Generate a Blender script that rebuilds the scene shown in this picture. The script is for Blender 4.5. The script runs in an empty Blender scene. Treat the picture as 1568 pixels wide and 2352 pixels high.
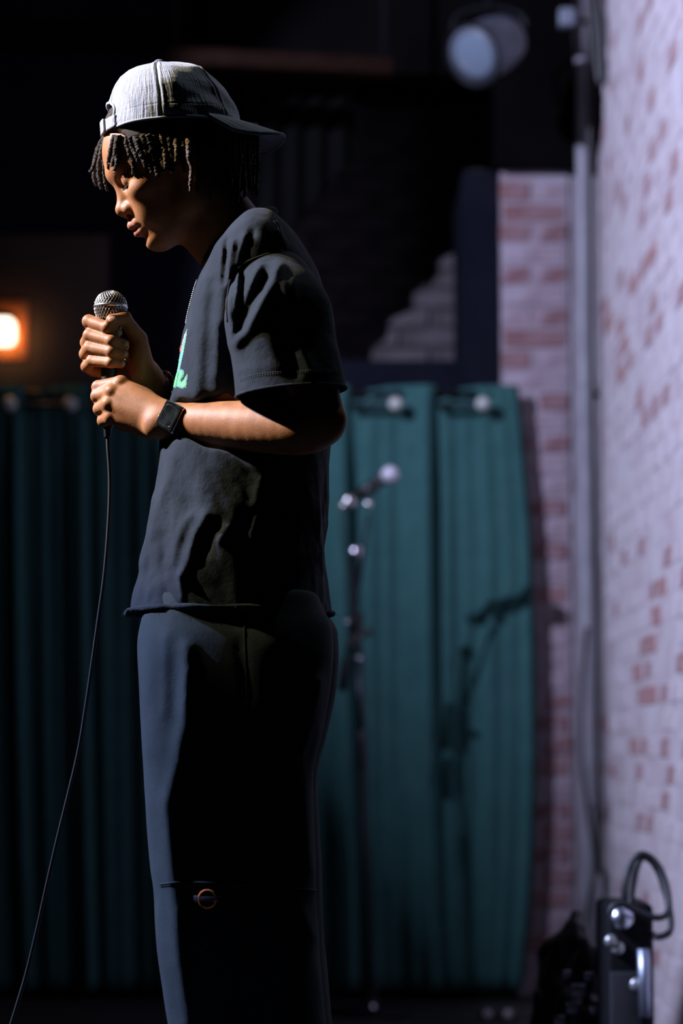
import bpy, bmesh, math, random
import numpy as np
from mathutils import Vector, Matrix
from mathutils.bvhtree import BVHTree

random.seed(7)
rng = np.random.default_rng(7)
SC = bpy.context.scene
COL = SC.collection

# ------------------------------------------------------------------ camera
F = 85.0 / 24.0 * 1568.0          # focal length in pixels of the 1568 px wide frame
TH = math.radians(5.4)            # upward pitch
CH = 0.79                         # eye height above the stage floor
cd = bpy.data.cameras.new('camera')
cam = bpy.data.objects.new('camera', cd)
COL.objects.link(cam)
cam.location = (0, 0, CH)
cam.rotation_euler = (math.pi / 2 + TH, 0, 0)
cd.sensor_fit = 'HORIZONTAL'
cd.sensor_width = 24.0
cd.lens = 85.0
cd.clip_end = 100
cd.dof.use_dof = True
cd.dof.focus_distance = 3.64
cd.dof.aperture_fstop = 2.5
SC.camera = cam

# ------------------------------------------------------------------ world, lights, exposure
wd = bpy.data.worlds.new('world')
SC.world = wd
wd.use_nodes = True
wd.node_tree.nodes['Background'].inputs[0].default_value = (0.35, 0.45, 0.8, 1)
wd.node_tree.nodes['Background'].inputs[1].default_value = 0.0003
SC.view_settings.view_transform = 'Standard'
SC.view_settings.look = 'None'
SC.view_settings.exposure = 0.0
SC.view_settings.gamma = 1.0
SC.view_settings.use_curve_mapping = False


def spot(name, loc, aim, power, color, size_deg, blend, radius):
    l = bpy.data.lights.new(name, 'SPOT')
    l.energy = power
    l.color = color
    l.spot_size = math.radians(size_deg)
    l.spot_blend = blend
    l.shadow_soft_size = radius
    o = bpy.data.objects.new(name, l)
    COL.objects.link(o)
    o.location = loc
    d = Vector(aim) - Vector(loc)
    o.rotation_euler = d.to_track_quat('-Z', 'Y').to_euler()
    return o


def dirv(az, el):
    az, el = math.radians(az), math.radians(el)
    return Vector((math.cos(el) * math.cos(az), math.cos(el) * math.sin(az), math.sin(el)))


LB = Vector((-2.6, 3.92, 3.5))     # lavender wash on the brick wall and curtain, hung high at stage right
spot('stage_wash_light', LB, LB + dirv(36, -18), 1250, (0.64, 0.68, 1.0), 47, 0.12, 0.035)
LCc = Vector((-3.7, 4.04, 3.80))   # violet blue side light on the performer
spot('performer_side_light', LCc, (-0.2, 3.65, 1.10), 2300, (0.54, 0.62, 1.0), 32, 0.2, 0.03)
LA = Vector((-3.0, 3.50, 3.50))    # warm white special on the performer's head and arms
spot('performer_special_light', LA, (-0.27, 3.62, 1.60), 1150, (1.0, 0.79, 0.44), 17.5, 0.5, 0.03)
LD = Vector((0.75, 4.55, 4.2))       # dim fill lamp added above and behind to lift cap, shoulder and elbow
spot('rear_fill_light', LD, (0.0, 3.65, 1.45), 50, (0.86, 0.95, 1.0), 24, 0.6, 0.06)



# ------------------------------------------------------------------ projection helper (pixel at a known depth -> point)
CT, ST = math.cos(TH), math.sin(TH)
Y0 = 3.65                          # depth of the performer's mid plane


def W(px, py, D=Y0):
    a = (px - 784.0) / F
    b = (1176.0 - py) / F
    t = D / (CT - ST * b)
    return np.array((a * t, D, CH + (ST + CT * b) * t))


def WM(px, py, dmm):
    """performer space: depth offset in mm from the mid plane (negative = towards the audience seat)"""
    return W(px, py, Y0 + dmm / 1000.0)


def toPx(P):
    y = P[..., 1]
    z = P[..., 2] - CH
    f = y * CT + z * ST
    return 784 + F * P[..., 0] / f, 1176 - F * (-y * ST + z * CT) / f


S0 = F / Y0                        # px per metre at the performer


def R(px):
    return px / S0


# ------------------------------------------------------------------ mesh helpers
def mesh_from(name, V, Fc, mat=None, smooth=True):
    me = bpy.data.meshes.new(name)
    V = np.asarray(V, dtype=np.float32)
    if isinstance(Fc, np.ndarray) and Fc.ndim == 2:
        n, k = Fc.shape
        me.vertices.add(len(V))
        me.vertices.foreach_set('co', V.ravel())
        me.loops.add(n * k)
        me.loops.foreach_set('vertex_index', Fc.astype(np.int32).ravel())
        me.polygons.add(n)
        me.polygons.foreach_set('loop_start', np.arange(0, n * k, k, dtype=np.int32))
        me.update(calc_edges=True)
        me.validate()
    else:
        me.from_pydata([tuple(map(float, v)) for v in V], [], [tuple(map(int, f)) for f in Fc])
    if mat:
        me.materials.append(mat)
    if smooth:
        me.polygons.foreach_set('use_smooth', np.ones(len(me.polygons), dtype=bool))
    me.update()
    return me


BASES = {}


def thing(name, label, cat, base, group=None):
    o = bpy.data.objects.new(name, None)
    o.empty_display_size = 0.05
    COL.objects.link(o)
    o.location = tuple(base)
    o['label'] = label
    o['category'] = cat
    if group:
        o['group'] = group
    BASES[o] = np.array(base, dtype=float)
    return o


def tag(o, label, cat, group=None):
    o['label'] = label
    o['category'] = cat
    if group:
        o['group'] = group
    return o


def obj(name, VF, mat, parent=None, smooth=True, label=None, kind=None):
    """one mesh object from world-space vertices"""
    V, Fc = VF
    V = np.asarray(V, dtype=float)
    if parent is not None:
        base = BASES[parent]
    else:
        base = V.mean(axis=0)
        base = np.array((base[0], base[1], V[:, 2].min()))
    me = mesh_from(name, V - base, Fc, mat, smooth)
    o = bpy.data.objects.new(name, me)
    COL.objects.link(o)
    BASES[o] = base
    if parent is not None:
        o.parent = parent
    else:
        o.location = tuple(base)
    if label:
        o['label'] = label
    if kind:
        o['kind'] = kind
    return o


def join(*parts):
    Vs, Fs, n = [], [], 0
    for V, Fc in parts:
        V = np.asarray(V, dtype=float)
        Vs.append(V)
        Fs += [tuple(int(i) + n for i in f) for f in Fc]
        n += len(V)
    return np.vstack(Vs), Fs


def catmull(pts, n=8):
    P = np.asarray(pts, dtype=float)
    Q = np.vstack([2 * P[0] - P[1], P, 2 * P[-1] - P[-2]])
    out = []
    for i in range(1, len(Q) - 2):
        a, b, c, d = Q[i - 1], Q[i], Q[i + 1], Q[i + 2]
        for t in np.linspace(0, 1, n, endpoint=False):
            out.append(0.5 * (2 * b + (c - a) * t + (2 * a - 5 * b + 4 * c - d) * t * t + (3 * b - a - 3 * c + d) * t ** 3))
    out.append(P[-1])
    return np.array(out)


def tube(pts, r, sides=8, closed=False, flat=1.0, up=None):
    """tube along pts; r scalar or per point; flat squeezes the second axis"""
    P = np.asarray(pts, dtype=float)
    n = len(P)
    r = np.broadcast_to(np.asarray(r, dtype=float), (n,))
    if closed:
        T = np.roll(P, -1, 0) - np.roll(P, 1, 0)
    else:
        T = np.gradient(P, axis=0)
    T /= np.linalg.norm(T, axis=1)[:, None] + 1e-12
    u = np.array(up if up is not None else (0.31, 0.2, 0.93))
    if abs(np.dot(u, T[0])) > 0.95:
        u = np.array((1.0, 0.1, 0.0))
    V = []
    for i in range(n):
        u = u - T[i] * np.dot(u, T[i])
        u /= np.linalg.norm(u) + 1e-12
        w = np.cross(T[i], u)
        for k in range(sides):
            a = 2 * math.pi * k / sides
            V.append(P[i] + r[i] * (math.cos(a) * u + flat * math.sin(a) * w))
    Fc = []
    m = n if closed else n - 1
    for i in range(m):
        j = (i + 1) % n
        for k in range(sides):
            l = (k + 1) % sides
            Fc.append((i * sides + k, i * sides + l, j * sides + l, j * sides + k))
    if not closed:
        V.append(P[0]); V.append(P[-1])
        a, b = n * sides, n * sides + 1
        for k in range(sides):
            l = (k + 1) % sides
            Fc.append((a, l, k))
            Fc.append((b, (n - 1) * sides + k, (n - 1) * sides + l))
    return np.array(V), Fc


def frame_z(axis):
    z = np.asarray(axis, dtype=float)
    z = z / np.linalg.norm(z)
    x = np.cross((0.0, 1.0, 0.0), z)
    if np.linalg.norm(x) < 0.05:
        x = np.array((1.0, 0, 0))
    x /= np.linalg.norm(x)
    y = np.cross(z, x)
    return np.stack([x, y, z], axis=1)


def lathe(profile, origin, axis=(0, 0, 1), seg=24):
    """profile = [(radius, height)] from bottom to top along axis"""
    M = frame_z(axis)
    V, Fc = [], []
    n = len(profile)
    for r, h in profile:
        for k in range(seg):
            a = 2 * math.pi * k / seg
            V.append((r * math.cos(a), r * math.sin(a), h))
    for i in range(n - 1):
        for k in range(seg):
            l = (k + 1) % seg
            Fc.append((i * seg + k, i * seg + l, (i + 1) * seg + l, (i + 1) * seg + k))
    V.append((0, 0, profile[0][1])); V.append((0, 0, profile[-1][1]))
    a, b = n * seg, n * seg + 1
    for k in range(seg):
        l = (k + 1) % seg
        Fc.append((a, l, k))
        Fc.append((b, (n - 1) * seg + k, (n - 1) * seg + l))
    V = np.array(V) @ M.T + np.asarray(origin)
    return V, Fc


def ball(c, r, seg=12, rings=8, scale=(1, 1, 1), M=None):
    V, Fc = [], []
    for i in range(1, rings):
        t = math.pi * i / rings
        for k in range(seg):
            a = 2 * math.pi * k / seg
            V.append((math.sin(t) * math.cos(a) * scale[0], math.sin(t) * math.sin(a) * scale[1], -math.cos(t) * scale[2]))
    for i in range(rings - 2):
        for k in range(seg):
            l = (k + 1) % seg
            Fc.append((i * seg + k, i * seg + l, (i + 1) * seg + l, (i + 1) * seg + k))
    V.append((0, 0, -scale[2])); V.append((0, 0, scale[2]))
    a, b = len(V) - 2, len(V) - 1
    for k in range(seg):
        l = (k + 1) % seg
        Fc.append((a, l, k))
        Fc.append((b, (rings - 2) * seg + k, (rings - 2) * seg + l))
    V = np.array(V) * r
    if M is not None:
        V = V @ np.asarray(M).T
    return V + np.asarray(c), Fc


def box(c, size, M=None, bev=0.0, seg=2):
    bm = bmesh.new()
    bmesh.ops.create_cube(bm, size=1.0)
    for v in bm.verts:
        v.co = Vector((v.co.x * size[0], v.co.y * size[1], v.co.z * size[2]))
    if bev > 0:
        bmesh.ops.bevel(bm, geom=list(bm.edges), offset=bev, segments=seg, affect='EDGES', profile=0.5)
    bm.verts.index_update()
    V = np.array([v.co[:] for v in bm.verts])
    Fc = [tuple(v.index for v in f.verts) for f in bm.faces]
    bm.free()
    if M is not None:
        V = V @ np.asarray(M).T
    return V + np.asarray(c), Fc


def prism(poly, y0, y1):
    """polygon [(x,z)] extruded along depth from y0 to y1"""
    n = len(poly)
    V = [(x, y0, z) for x, z in poly] + [(x, y1, z) for x, z in poly]
    Fc = [tuple(range(n)), tuple(range(2 * n - 1, n - 1, -1))]
    for i in range(n):
        j = (i + 1) % n
        Fc.append((i, i + n, j + n, j))
    return np.array(V, dtype=float), Fc


# ------------------------------------------------------------------ materials
def new_mat(name):
    m = bpy.data.materials.new(name)
    m.use_nodes = True
    nt = m.node_tree
    return m, nt, nt.nodes['Principled BSDF']


def mat(name, col, rough=0.6, metal=0.0, col2=None, scale=30.0, detail=4.0, bump=0.0, bscale=200.0, bdist=0.001,
        spec=0.5, sheen=0.0, sss=0.0, coords='Object', stretch=None, emit=None, estr=0.0, contrast=(0.35, 0.65)):
    m, nt, b = new_mat(name)
    N, L = nt.nodes, nt.links
    b.inputs['Base Color'].default_value = (*col, 1)
    b.inputs['Roughness'].default_value = rough
    b.inputs['Metallic'].default_value = metal
    b.inputs['Specular IOR Level'].default_value = spec
    if sheen:
        b.inputs['Sheen Weight'].default_value = sheen
        b.inputs['Sheen Roughness'].default_value = 0.5
    if sss:
        b.inputs['Subsurface Weight'].default_value = sss
        b.inputs['Subsurface Radius'].default_value = (1.0, 0.35, 0.18)
        b.inputs['Subsurface Scale'].default_value = 0.004
    if emit:
        b.inputs['Emission Color'].default_value = (*emit, 1)
        b.inputs['Emission Strength'].default_value = estr
    tc = N.new('ShaderNodeTexCoord')
    src = tc.outputs[coords]
    if stretch:
        mp = N.new('ShaderNodeMapping')
        mp.inputs['Scale'].default_value = stretch
        L.new(src, mp.inputs[0])
        src = mp.outputs[0]
    if col2:
        n = N.new('ShaderNodeTexNoise')
        n.inputs['Scale'].default_value = scale
        n.inputs['Detail'].default_value = detail
        L.new(src, n.inputs['Vector'])
        r = N.new('ShaderNodeValToRGB')
        r.color_ramp.elements[0].position = contrast[0]
        r.color_ramp.elements[1].position = contrast[1]
        r.color_ramp.elements[0].color = (*col, 1)
        r.color_ramp.elements[1].color = (*col2, 1)
        L.new(n.outputs[0], r.inputs[0])
        L.new(r.outputs[0], b.inputs['Base Color'])
    if bump:
        n2 = N.new('ShaderNodeTexNoise')
        n2.inputs['Scale'].default_value = bscale
        n2.inputs['Detail'].default_value = 3
        L.new(src, n2.inputs['Vector'])
        bp = N.new('ShaderNodeBump')
        bp.inputs['Strength'].default_value = bump
        bp.inputs['Distance'].default_value = bdist
        L.new(n2.outputs[0], bp.inputs['Height'])
        L.new(bp.outputs[0], b.inputs['Normal'])
    return m


M_black_metal = mat('black painted metal', (0.006, 0.006, 0.008), 0.5, 0.0, bump=0.1, bscale=300, spec=0.15)
M_dark_steel = mat('dark steel tube', (0.045, 0.045, 0.06), 0.42, 1.0, bump=0.05, bscale=100)
M_black_plastic = mat('black plastic', (0.010, 0.010, 0.011), 0.45, bump=0.15, bscale=500)
M_rubber = mat('black rubber', (0.016, 0.016, 0.017), 0.5, bump=0.1, bscale=400)
M_chrome = mat('chrome', (0.75, 0.76, 0.8), 0.12, 1.0, bump=0.02, bscale=100)
M_satin = mat('satin nickel', (0.78, 0.78, 0.76), 0.32, 1.0, bump=0.04, bscale=300)
M_black_paint = mat('black wall paint', (0.0015, 0.0013, 0.0016), 0.9, 0, (0.0025, 0.002, 0.0022), 4, bump=0.3, bscale=40, bdist=0.004, spec=0.03)
M_soffit = mat('dark blue black paint', (0.003, 0.004, 0.009), 0.85, 0, (0.005, 0.006, 0.011), 5, bump=0.3, bscale=30, bdist=0.004, spec=0.08)
M_floor = mat('black stage floor', (0.012, 0.011, 0.011), 0.6, 0, (0.02, 0.018, 0.017), 6, bump=0.2, bscale=60)
M_conduit = mat('off white painted metal', (0.26, 0.255, 0.285), 0.5, 0, (0.20, 0.19, 0.22), 9, bump=0.1, bscale=60)
M_mortar = mat('painted mortar', (0.58, 0.54, 0.56), 0.85, 0, (0.46, 0.38, 0.40), 7, bump=0.5, bscale=60, bdist=0.004)
M_br_white = mat('whitewashed brick', (0.60, 0.56, 0.58), 0.8, 0, (0.46, 0.36, 0.38), 9, coords='Object', bump=0.5, bscale=70, bdist=0.003, contrast=(0.42, 0.75))
M_br_worn = mat('worn whitewashed brick', (0.48, 0.40, 0.43), 0.82, 0, (0.30, 0.15, 0.14), 11, bump=0.5, bscale=70, bdist=0.003, contrast=(0.45, 0.62))
M_br_red = mat('bare red brick', (0.30, 0.115, 0.10), 0.85, 0, (0.42, 0.26, 0.26), 14, bump=0.5, bscale=70, bdist=0.003)
M_plaster = mat('grey white plaster', (0.30, 0.28, 0.31), 0.85, 0, (0.22, 0.19, 0.21), 8, bump=0.4, bscale=50, bdist=0.003)
M_pl_white = mat('dimmed whitewash brick', (0.33, 0.28, 0.32), 0.82, 0, (0.22, 0.15, 0.17), 12, bump=0.5, bscale=70, bdist=0.003, contrast=(0.42, 0.7))  # pilaster set: darker copies of the wall brick, its weaker light put into the colour
M_pl_worn = mat('worn dimmed whitewash brick', (0.27, 0.20, 0.23), 0.82, 0, (0.17, 0.08, 0.085), 14, bump=0.5, bscale=70, bdist=0.003, contrast=(0.42, 0.62))
M_pl_red = mat('dimmed red brick', (0.165, 0.070, 0.070), 0.85, 0, (0.22, 0.13, 0.14), 14, bump=0.5, bscale=70, bdist=0.003)
M_pl_mortar = mat('dimmed whitewash mortar', (0.31, 0.27, 0.31), 0.85, 0, (0.24, 0.18, 0.2), 9, bump=0.5, bscale=70, bdist=0.003)
M_br_dim = mat('dark brown brick', (0.045, 0.034, 0.037), 0.85, 0, (0.085, 0.070, 0.078), 9, bump=0.5, bscale=70, bdist=0.003)  # darker brown than the other brickwork


def cloth_mat(name, col, col2, weave=900, fuzz=0.25, wrinkle=0.4, wdist=0.0015, rough=0.85, wscale=45):
    m = mat(name, col, rough, 0, col2, 14, sheen=fuzz, spec=0.08)
    nt = m.node_tree
    N, L = nt.nodes, nt.links
    b = N['Principled BSDF']
    tc = N.new('ShaderNodeTexCoord')
    n1 = N.new('ShaderNodeTexNoise'); n1.inputs['Scale'].default_value = weave; n1.inputs['Detail'].default_value = 2
    n2 = N.new('ShaderNodeTexNoise'); n2.inputs['Scale'].default_value = wscale; n2.inputs['Detail'].default_value = 5
    L.new(tc.outputs['Object'], n1.inputs['Vector']); L.new(tc.outputs['Object'], n2.inputs['Vector'])
    b1 = N.new('ShaderNodeBump'); b1.inputs['Strength'].default_value = 0.7; b1.inputs['Distance'].default_value = 0.0009
    b2 = N.new('ShaderNodeBump'); b2.inputs['Strength'].default_value = wrinkle; b2.inputs['Distance'].default_value = wdist
    L.new(n2.outputs[0], b2.inputs['Height']); L.new(n1.outputs[0], b1.inputs['Height'])
    L.new(b2.outputs[0], b1.inputs['Normal']); L.new(b1.outputs[0], b.inputs['Normal'])
    return m


M_curtain = cloth_mat('teal curtain cloth', (0.027, 0.083, 0.080), (0.033, 0.096, 0.092), 300, 0.0, 0.5, 0.01, wscale=7)
M_shirt = cloth_mat('washed black jersey', (0.0145, 0.0215, 0.033), (0.020, 0.028, 0.041), 800, 0.04, 0.85, 0.0035, wscale=42)
M_pants = cloth_mat('charcoal twill', (0.030, 0.043, 0.052), (0.039, 0.055, 0.065), 900, 0.03, 0.55, 0.002, wscale=34)
M_drape = cloth_mat('black drape cloth', (0.0008, 0.0008, 0.001), (0.0012, 0.0012, 0.0014), 300, 0.0, 0.3, 0.01, wscale=8)
M_thread = mat('shirt stitching', (0.075, 0.085, 0.095), 0.8, bump=0.3, bscale=900)
M_seam = mat('seam groove shade', (0.006, 0.006, 0.008), 0.9, bump=0.3, bscale=900)  # near black, standing in for the shade inside the seam groove


def skin_material():
    m = mat('brown skin', (0.36, 0.155, 0.060), 0.56, 0, (0.28, 0.115, 0.043), 60, sss=0.12, spec=0.32)
    nt = m.node_tree
    N, L = nt.nodes, nt.links
    b = N['Principled BSDF']
    at = N.new('ShaderNodeAttribute'); at.attribute_name = 'lip'
    mx = N.new('ShaderNodeMix'); mx.data_type = 'RGBA'
    ramp = [n for n in N if n.type == 'VALTORGB'][0]
    L.new(at.outputs['Fac'], mx.inputs[0])
    L.new(ramp.outputs[0], mx.inputs[6])
    mx.inputs[7].default_value = (0.34, 0.115, 0.075, 1)
    L.new(mx.outputs[2], b.inputs['Base Color'])
    tc = N.new('ShaderNodeTexCoord')
    v = N.new('ShaderNodeTexNoise'); v.inputs['Scale'].default_value = 420; v.inputs['Detail'].default_value = 4
    L.new(tc.outputs['Object'], v.inputs['Vector'])
    bp = N.new('ShaderNodeBump'); bp.inputs['Strength'].default_value = 0.3; bp.inputs['Distance'].default_value = 0.0008
    L.new(v.outputs[0], bp.inputs['Height'])
    L.new(bp.outputs[0], b.inputs['Normal'])
    return m


M_skin = skin_material()
M_nail = mat('fingernail', (0.46, 0.27, 0.20), 0.28, spec=0.6)
M_hair = mat('dark brown dreadlock hair', (0.016, 0.011, 0.008), 0.7, 0, (0.045, 0.028, 0.016), 300, bump=1.0, bscale=900, bdist=0.002, spec=0.3)
M_hair_tip = mat('golden dreadlock hair', (0.13, 0.07, 0.022), 0.6, 0, (0.03, 0.018, 0.010), 380, bump=1.0, bscale=900, bdist=0.002)  # paler golden brown than the other locks


def cap_material():
    m, nt, b = new_mat('pale blue corduroy')
    N, L = nt.nodes, nt.links
    b.inputs['Roughness'].default_value = 0.9
    b.inputs['Specular IOR Level'].default_value = 0.1
    b.inputs['Sheen Weight'].default_value = 0.2
    uv = N.new('ShaderNodeUVMap')
    mp = N.new('ShaderNodeMapping')
    mp.inputs['Scale'].default_value = (1.0, 0.06, 1.0)
    L.new(uv.outputs[0], mp.inputs[0])
    n0 = N.new('ShaderNodeTexNoise'); n0.inputs['Scale'].default_value = 5; n0.inputs['Detail'].default_value = 3
    L.new(uv.outputs[0], n0.inputs['Vector'])
    wv = N.new('ShaderNodeTexNoise'); wv.inputs['Scale'].default_value = 330; wv.inputs['Detail'].default_value = 2
    L.new(mp.outputs[0], wv.inputs['Vector'])
    n1 = N.new('ShaderNodeTexNoise'); n1.inputs['Scale'].default_value = 260; n1.inputs['Detail'].default_value = 3
    L.new(uv.outputs[0], n1.inputs['Vector'])
    r = N.new('ShaderNodeValToRGB')
    r.color_ramp.elements[0].color = (0.255, 0.285, 0.37, 1)
    r.color_ramp.elements[1].color = (0.375, 0.41, 0.49, 1)
    r.color_ramp.elements[0].position = 0.35; r.color_ramp.elements[1].position = 0.65
    L.new(wv.outputs[0], r.inputs[0])
    L.new(r.outputs[0], b.inputs['Base Color'])
    b1 = N.new('ShaderNodeBump'); b1.inputs['Strength'].default_value = 1.0; b1.inputs['Distance'].default_value = 0.0020
    L.new(wv.outputs[0], b1.inputs['Height'])
    b2 = N.new('ShaderNodeBump'); b2.inputs['Strength'].default_value = 0.7; b2.inputs['Distance'].default_value = 0.0010
    L.new(n1.outputs[0], b2.inputs['Height'])
    L.new(b1.outputs[0], b2.inputs['Normal'])
    L.new(b2.outputs[0], b.inputs['Normal'])
    return m


M_cap = cap_material()
M_green = mat('green print', (0.07, 0.34, 0.13), 0.6, 0, (0.09, 0.39, 0.16), 60, bump=0.2, bscale=900)
M_teal_line = mat('teal print', (0.05, 0.20, 0.20), 0.6, 0, (0.06, 0.24, 0.23), 60, bump=0.2, bscale=900)
M_red = mat('red print', (0.62, 0.05, 0.05), 0.6, 0, (0.66, 0.07, 0.07), 60, bump=0.2, bscale=900)
M_cream = mat('cream print', (0.45, 0.37, 0.28), 0.6, 0, (0.48, 0.41, 0.32), 60, bump=0.2, bscale=900)
M_mint = mat('mint print', (0.12, 0.36, 0.29), 0.6, 0, (0.08, 0.27, 0.23), 90, bump=0.2, bscale=900)


# ------------------------------------------------------------------ implicit surfaces (smooth unions, polygonised)
class Prim:
    k = 0.004
    sub = False


class Cone(Prim):
    def __init__(s, a, b, ra, rb, k=0.004, sub=False):
        s.a, s.b = np.asarray(a, np.float32), np.asarray(b, np.float32)
        s.ra, s.rb, s.k, s.sub = ra, rb, k, sub
        r = max(ra, rb)
        s.lo = np.minimum(s.a, s.b) - r
        s.hi = np.maximum(s.a, s.b) + r

    def ev(s, P):
        ba = s.b - s.a
        pa = P - s.a
        h = np.clip(pa @ ba / (ba @ ba + 1e-12), 0, 1)
        q = pa - h[:, None] * ba
        return np.sqrt(np.einsum('ij,ij->i', q, q)) - (s.ra + (s.rb - s.ra) * h)


class Ell(Prim):
    def __init__(s, c, r, M=None, k=0.004, sub=False):
        s.c = np.asarray(c, np.float32)
        s.r = np.asarray(r, np.float32)
        s.M = np.asarray(M, np.float32) if M is not None else np.eye(3, dtype=np.float32)
        s.k, s.sub = k, sub
        e = np.sqrt(((s.M * s.r) ** 2).sum(1))
        s.lo, s.hi = s.c - e, s.c + e

    def ev(s, P):
        q = (P - s.c) @ s.M
        k0 = np.sqrt(((q / s.r) ** 2).sum(1))
        k1 = np.sqrt(((q / s.r ** 2) ** 2).sum(1)) + 1e-9
        return k0 * (k0 - 1) / k1


class Loft(Prim):
    """stack of superellipse sections: rows (z, x0, x1, yc, halfdepth)"""

    def __init__(s, rows, n=2.3, k=0.004, sub=False):
        A = np.array(sorted(rows), dtype=np.float32)
        s.A, s.n, s.k, s.sub = A, n, k, sub
        s.lo = np.array((A[:, 1].min(), (A[:, 3] - A[:, 4]).min(), A[0, 0]), np.float32)
        s.hi = np.array((A[:, 2].max(), (A[:, 3] + A[:, 4]).max(), A[-1, 0]), np.float32)

    def ev(s, P):
        A = s.A
        z = P[:, 2]
        x0 = np.interp(z, A[:, 0], A[:, 1]); x1 = np.interp(z, A[:, 0], A[:, 2])
        yc = np.interp(z, A[:, 0], A[:, 3]); hy = np.interp(z, A[:, 0], A[:, 4])
        ax = (x1 - x0) / 2
        q = (np.abs((P[:, 0] - (x0 + x1) / 2) / ax) ** s.n + np.abs((P[:, 1] - yc) / hy) ** s.n) ** (1 / s.n)
        d = (q - 1) * np.minimum(ax, hy)
        return np.maximum(d, np.maximum(z - A[-1, 0], A[0, 0] - z)).astype(np.float32)


def smooth_rows(rows, n=6):
    A = np.array(sorted(rows))
    B = catmull(A, n)
    return [tuple(r) for r in B]


def combine(prims, P, idx=None):
    d = np.full(len(P), 9.0, np.float32)
    for p in (prims if idx is None else [prims[i] for i in idx]):
        e = p.ev(P).astype(np.float32)
        k = max(p.k, 1e-5)
        if p.sub:
            h = np.maximum(k - np.abs(d + e), 0) / k
            d = np.maximum(d, -e) + h * h * k * 0.25
        else:
            h = np.maximum(k - np.abs(d - e), 0) / k
            d = np.minimum(d, e) - h * h * k * 0.25
    return d


def polygonise(prims, xs, ys, zs, post=None, B=12, margin=0.03):
    """dual contouring on a rectilinear grid, evaluated only in blocks near the surface"""
    xs, ys, zs = [np.asarray(a, np.float32) for a in (xs, ys, zs)]
    nx, ny, nz = len(xs), len(ys), len(zs)
    G = np.empty((nx, ny, nz), np.float32)
    blocks = [(i, j, k) for i in range(0, nx, B) for j in range(0, ny, B) for k in range(0, nz, B)]
    lo = np.array([(xs[i], ys[j], zs[k]) for i, j, k in blocks])
    hi = np.array([(xs[min(i + B, nx) - 1], ys[min(j + B, ny) - 1], zs[min(k + B, nz) - 1]) for i, j, k in blocks])
    cen = ((lo + hi) / 2).astype(np.float32)
    half = np.linalg.norm(hi - lo, axis=1) / 2
    dc = combine(prims, cen)
    PL = np.array([p.lo for p in prims]); PH = np.array([p.hi for p in prims])
    for n, (i, j, k) in enumerate(blocks):
        sl = (slice(i, min(i + B, nx)), slice(j, min(j + B, ny)), slice(k, min(k + B, nz)))
        if abs(dc[n]) > half[n] * 1.7 + 0.012:
            G[sl] = dc[n]
            continue
        X, Y, Z = np.meshgrid(xs[sl[0]], ys[sl[1]], zs[sl[2]], indexing='ij')
        P = np.stack([X.ravel(), Y.ravel(), Z.ravel()], axis=1)
        idx = np.nonzero(((PL - margin) <= hi[n]).all(1) & ((PH + margin) >= lo[n]).all(1))[0]
        d = combine(prims, P, idx)
        if post is not None:
            d = post(P, d)
        G[sl] = d.reshape(X.shape)
    G = np.where(G == 0, 1e-7, G)
    S = G < 0
    c = [S[a:nx - 1 + a, b:ny - 1 + b, e:nz - 1 + e] for a in (0, 1) for b in (0, 1) for e in (0, 1)]
    any_ = c[0].copy(); all_ = c[0].copy()
    for s in c[1:]:
        any_ |= s
        all_ &= s
    I, J, K = np.nonzero(any_ & ~all_)
    flat = (I.astype(np.int64) * (ny - 1) + J) * (nz - 1) + K
    val = np.stack([G[I + a, J + b, K + e] for a in (0, 1) for b in (0, 1) for e in (0, 1)], 1)
    pos = np.array([(a, b, e) for a in (0, 1) for b in (0, 1) for e in (0, 1)], np.float32)
    acc = np.zeros((len(I), 3), np.float32); cnt = np.zeros(len(I), np.float32)
    for u in range(8):
        for v in range(u + 1, 8):
            if bin(u ^ v).count('1') != 1:
                continue
            a, b = val[:, u], val[:, v]
            m = (a < 0) != (b < 0)
            t = np.where(m, a / np.where(m, a - b, 1), 0)
            acc += m[:, None] * (pos[u] + t[:, None] * (pos[v] - pos[u]))
            cnt += m
    q = acc / cnt[:, None]
    V = np.stack([xs[I] + q[:, 0] * (xs[I + 1] - xs[I]), ys[J] + q[:, 1] * (ys[J + 1] - ys[J]), zs[K] + q[:, 2] * (zs[K + 1] - zs[K])], 1)
    quads = []
    dims = (nx - 1, ny - 1, nz - 1)

    def fid(a, b, e):
        return np.searchsorted(flat, (a.astype(np.int64) * (ny - 1) + b) * (nz - 1) + e)
    for ax in range(3):
        s0 = [slice(None)] * 3; s1 = [slice(None)] * 3
        s0[ax] = slice(0, -1); s1[ax] = slice(1, None)
        o1, o2 = [(1, 2), (2, 0), (0, 1)][ax]
        A, Bm = S[tuple(s0)], S[tuple(s1)]
        E = np.array(np.nonzero(A != Bm))
        ok = (E[o1] > 0) & (E[o2] > 0) & (E[o1] < dims[o1]) & (E[o2] < dims[o2])
        E = E[:, ok]
        ins = A[tuple(E)]
        ids = []
        for d1, d2 in ((1, 1), (0, 1), (0, 0), (1, 0)):
            T = E.copy()
            T[o1] -= d1; T[o2] -= d2
            ids.append(fid(T[0], T[1], T[2]))
        Q = np.stack(ids, 1)
        Q[~ins] = Q[~ins][:, ::-1]
        quads.append(Q)
    return V, np.vstack(quads)


def rel_smooth(V, Q, it=1, f=0.5):
    n = len(V)
    for _ in range(it):
        acc = np.zeros((n, 3)); cnt = np.zeros(n)
        for a, b in ((0, 1), (1, 2), (2, 3), (3, 0)):
            np.add.at(acc, Q[:, a], V[Q[:, b]]); np.add.at(cnt, Q[:, a], 1)
            np.add.at(acc, Q[:, b], V[Q[:, a]]); np.add.at(cnt, Q[:, b], 1)
        V = V + f * (acc / np.maximum(cnt, 1)[:, None] - V)
    return V


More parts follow.
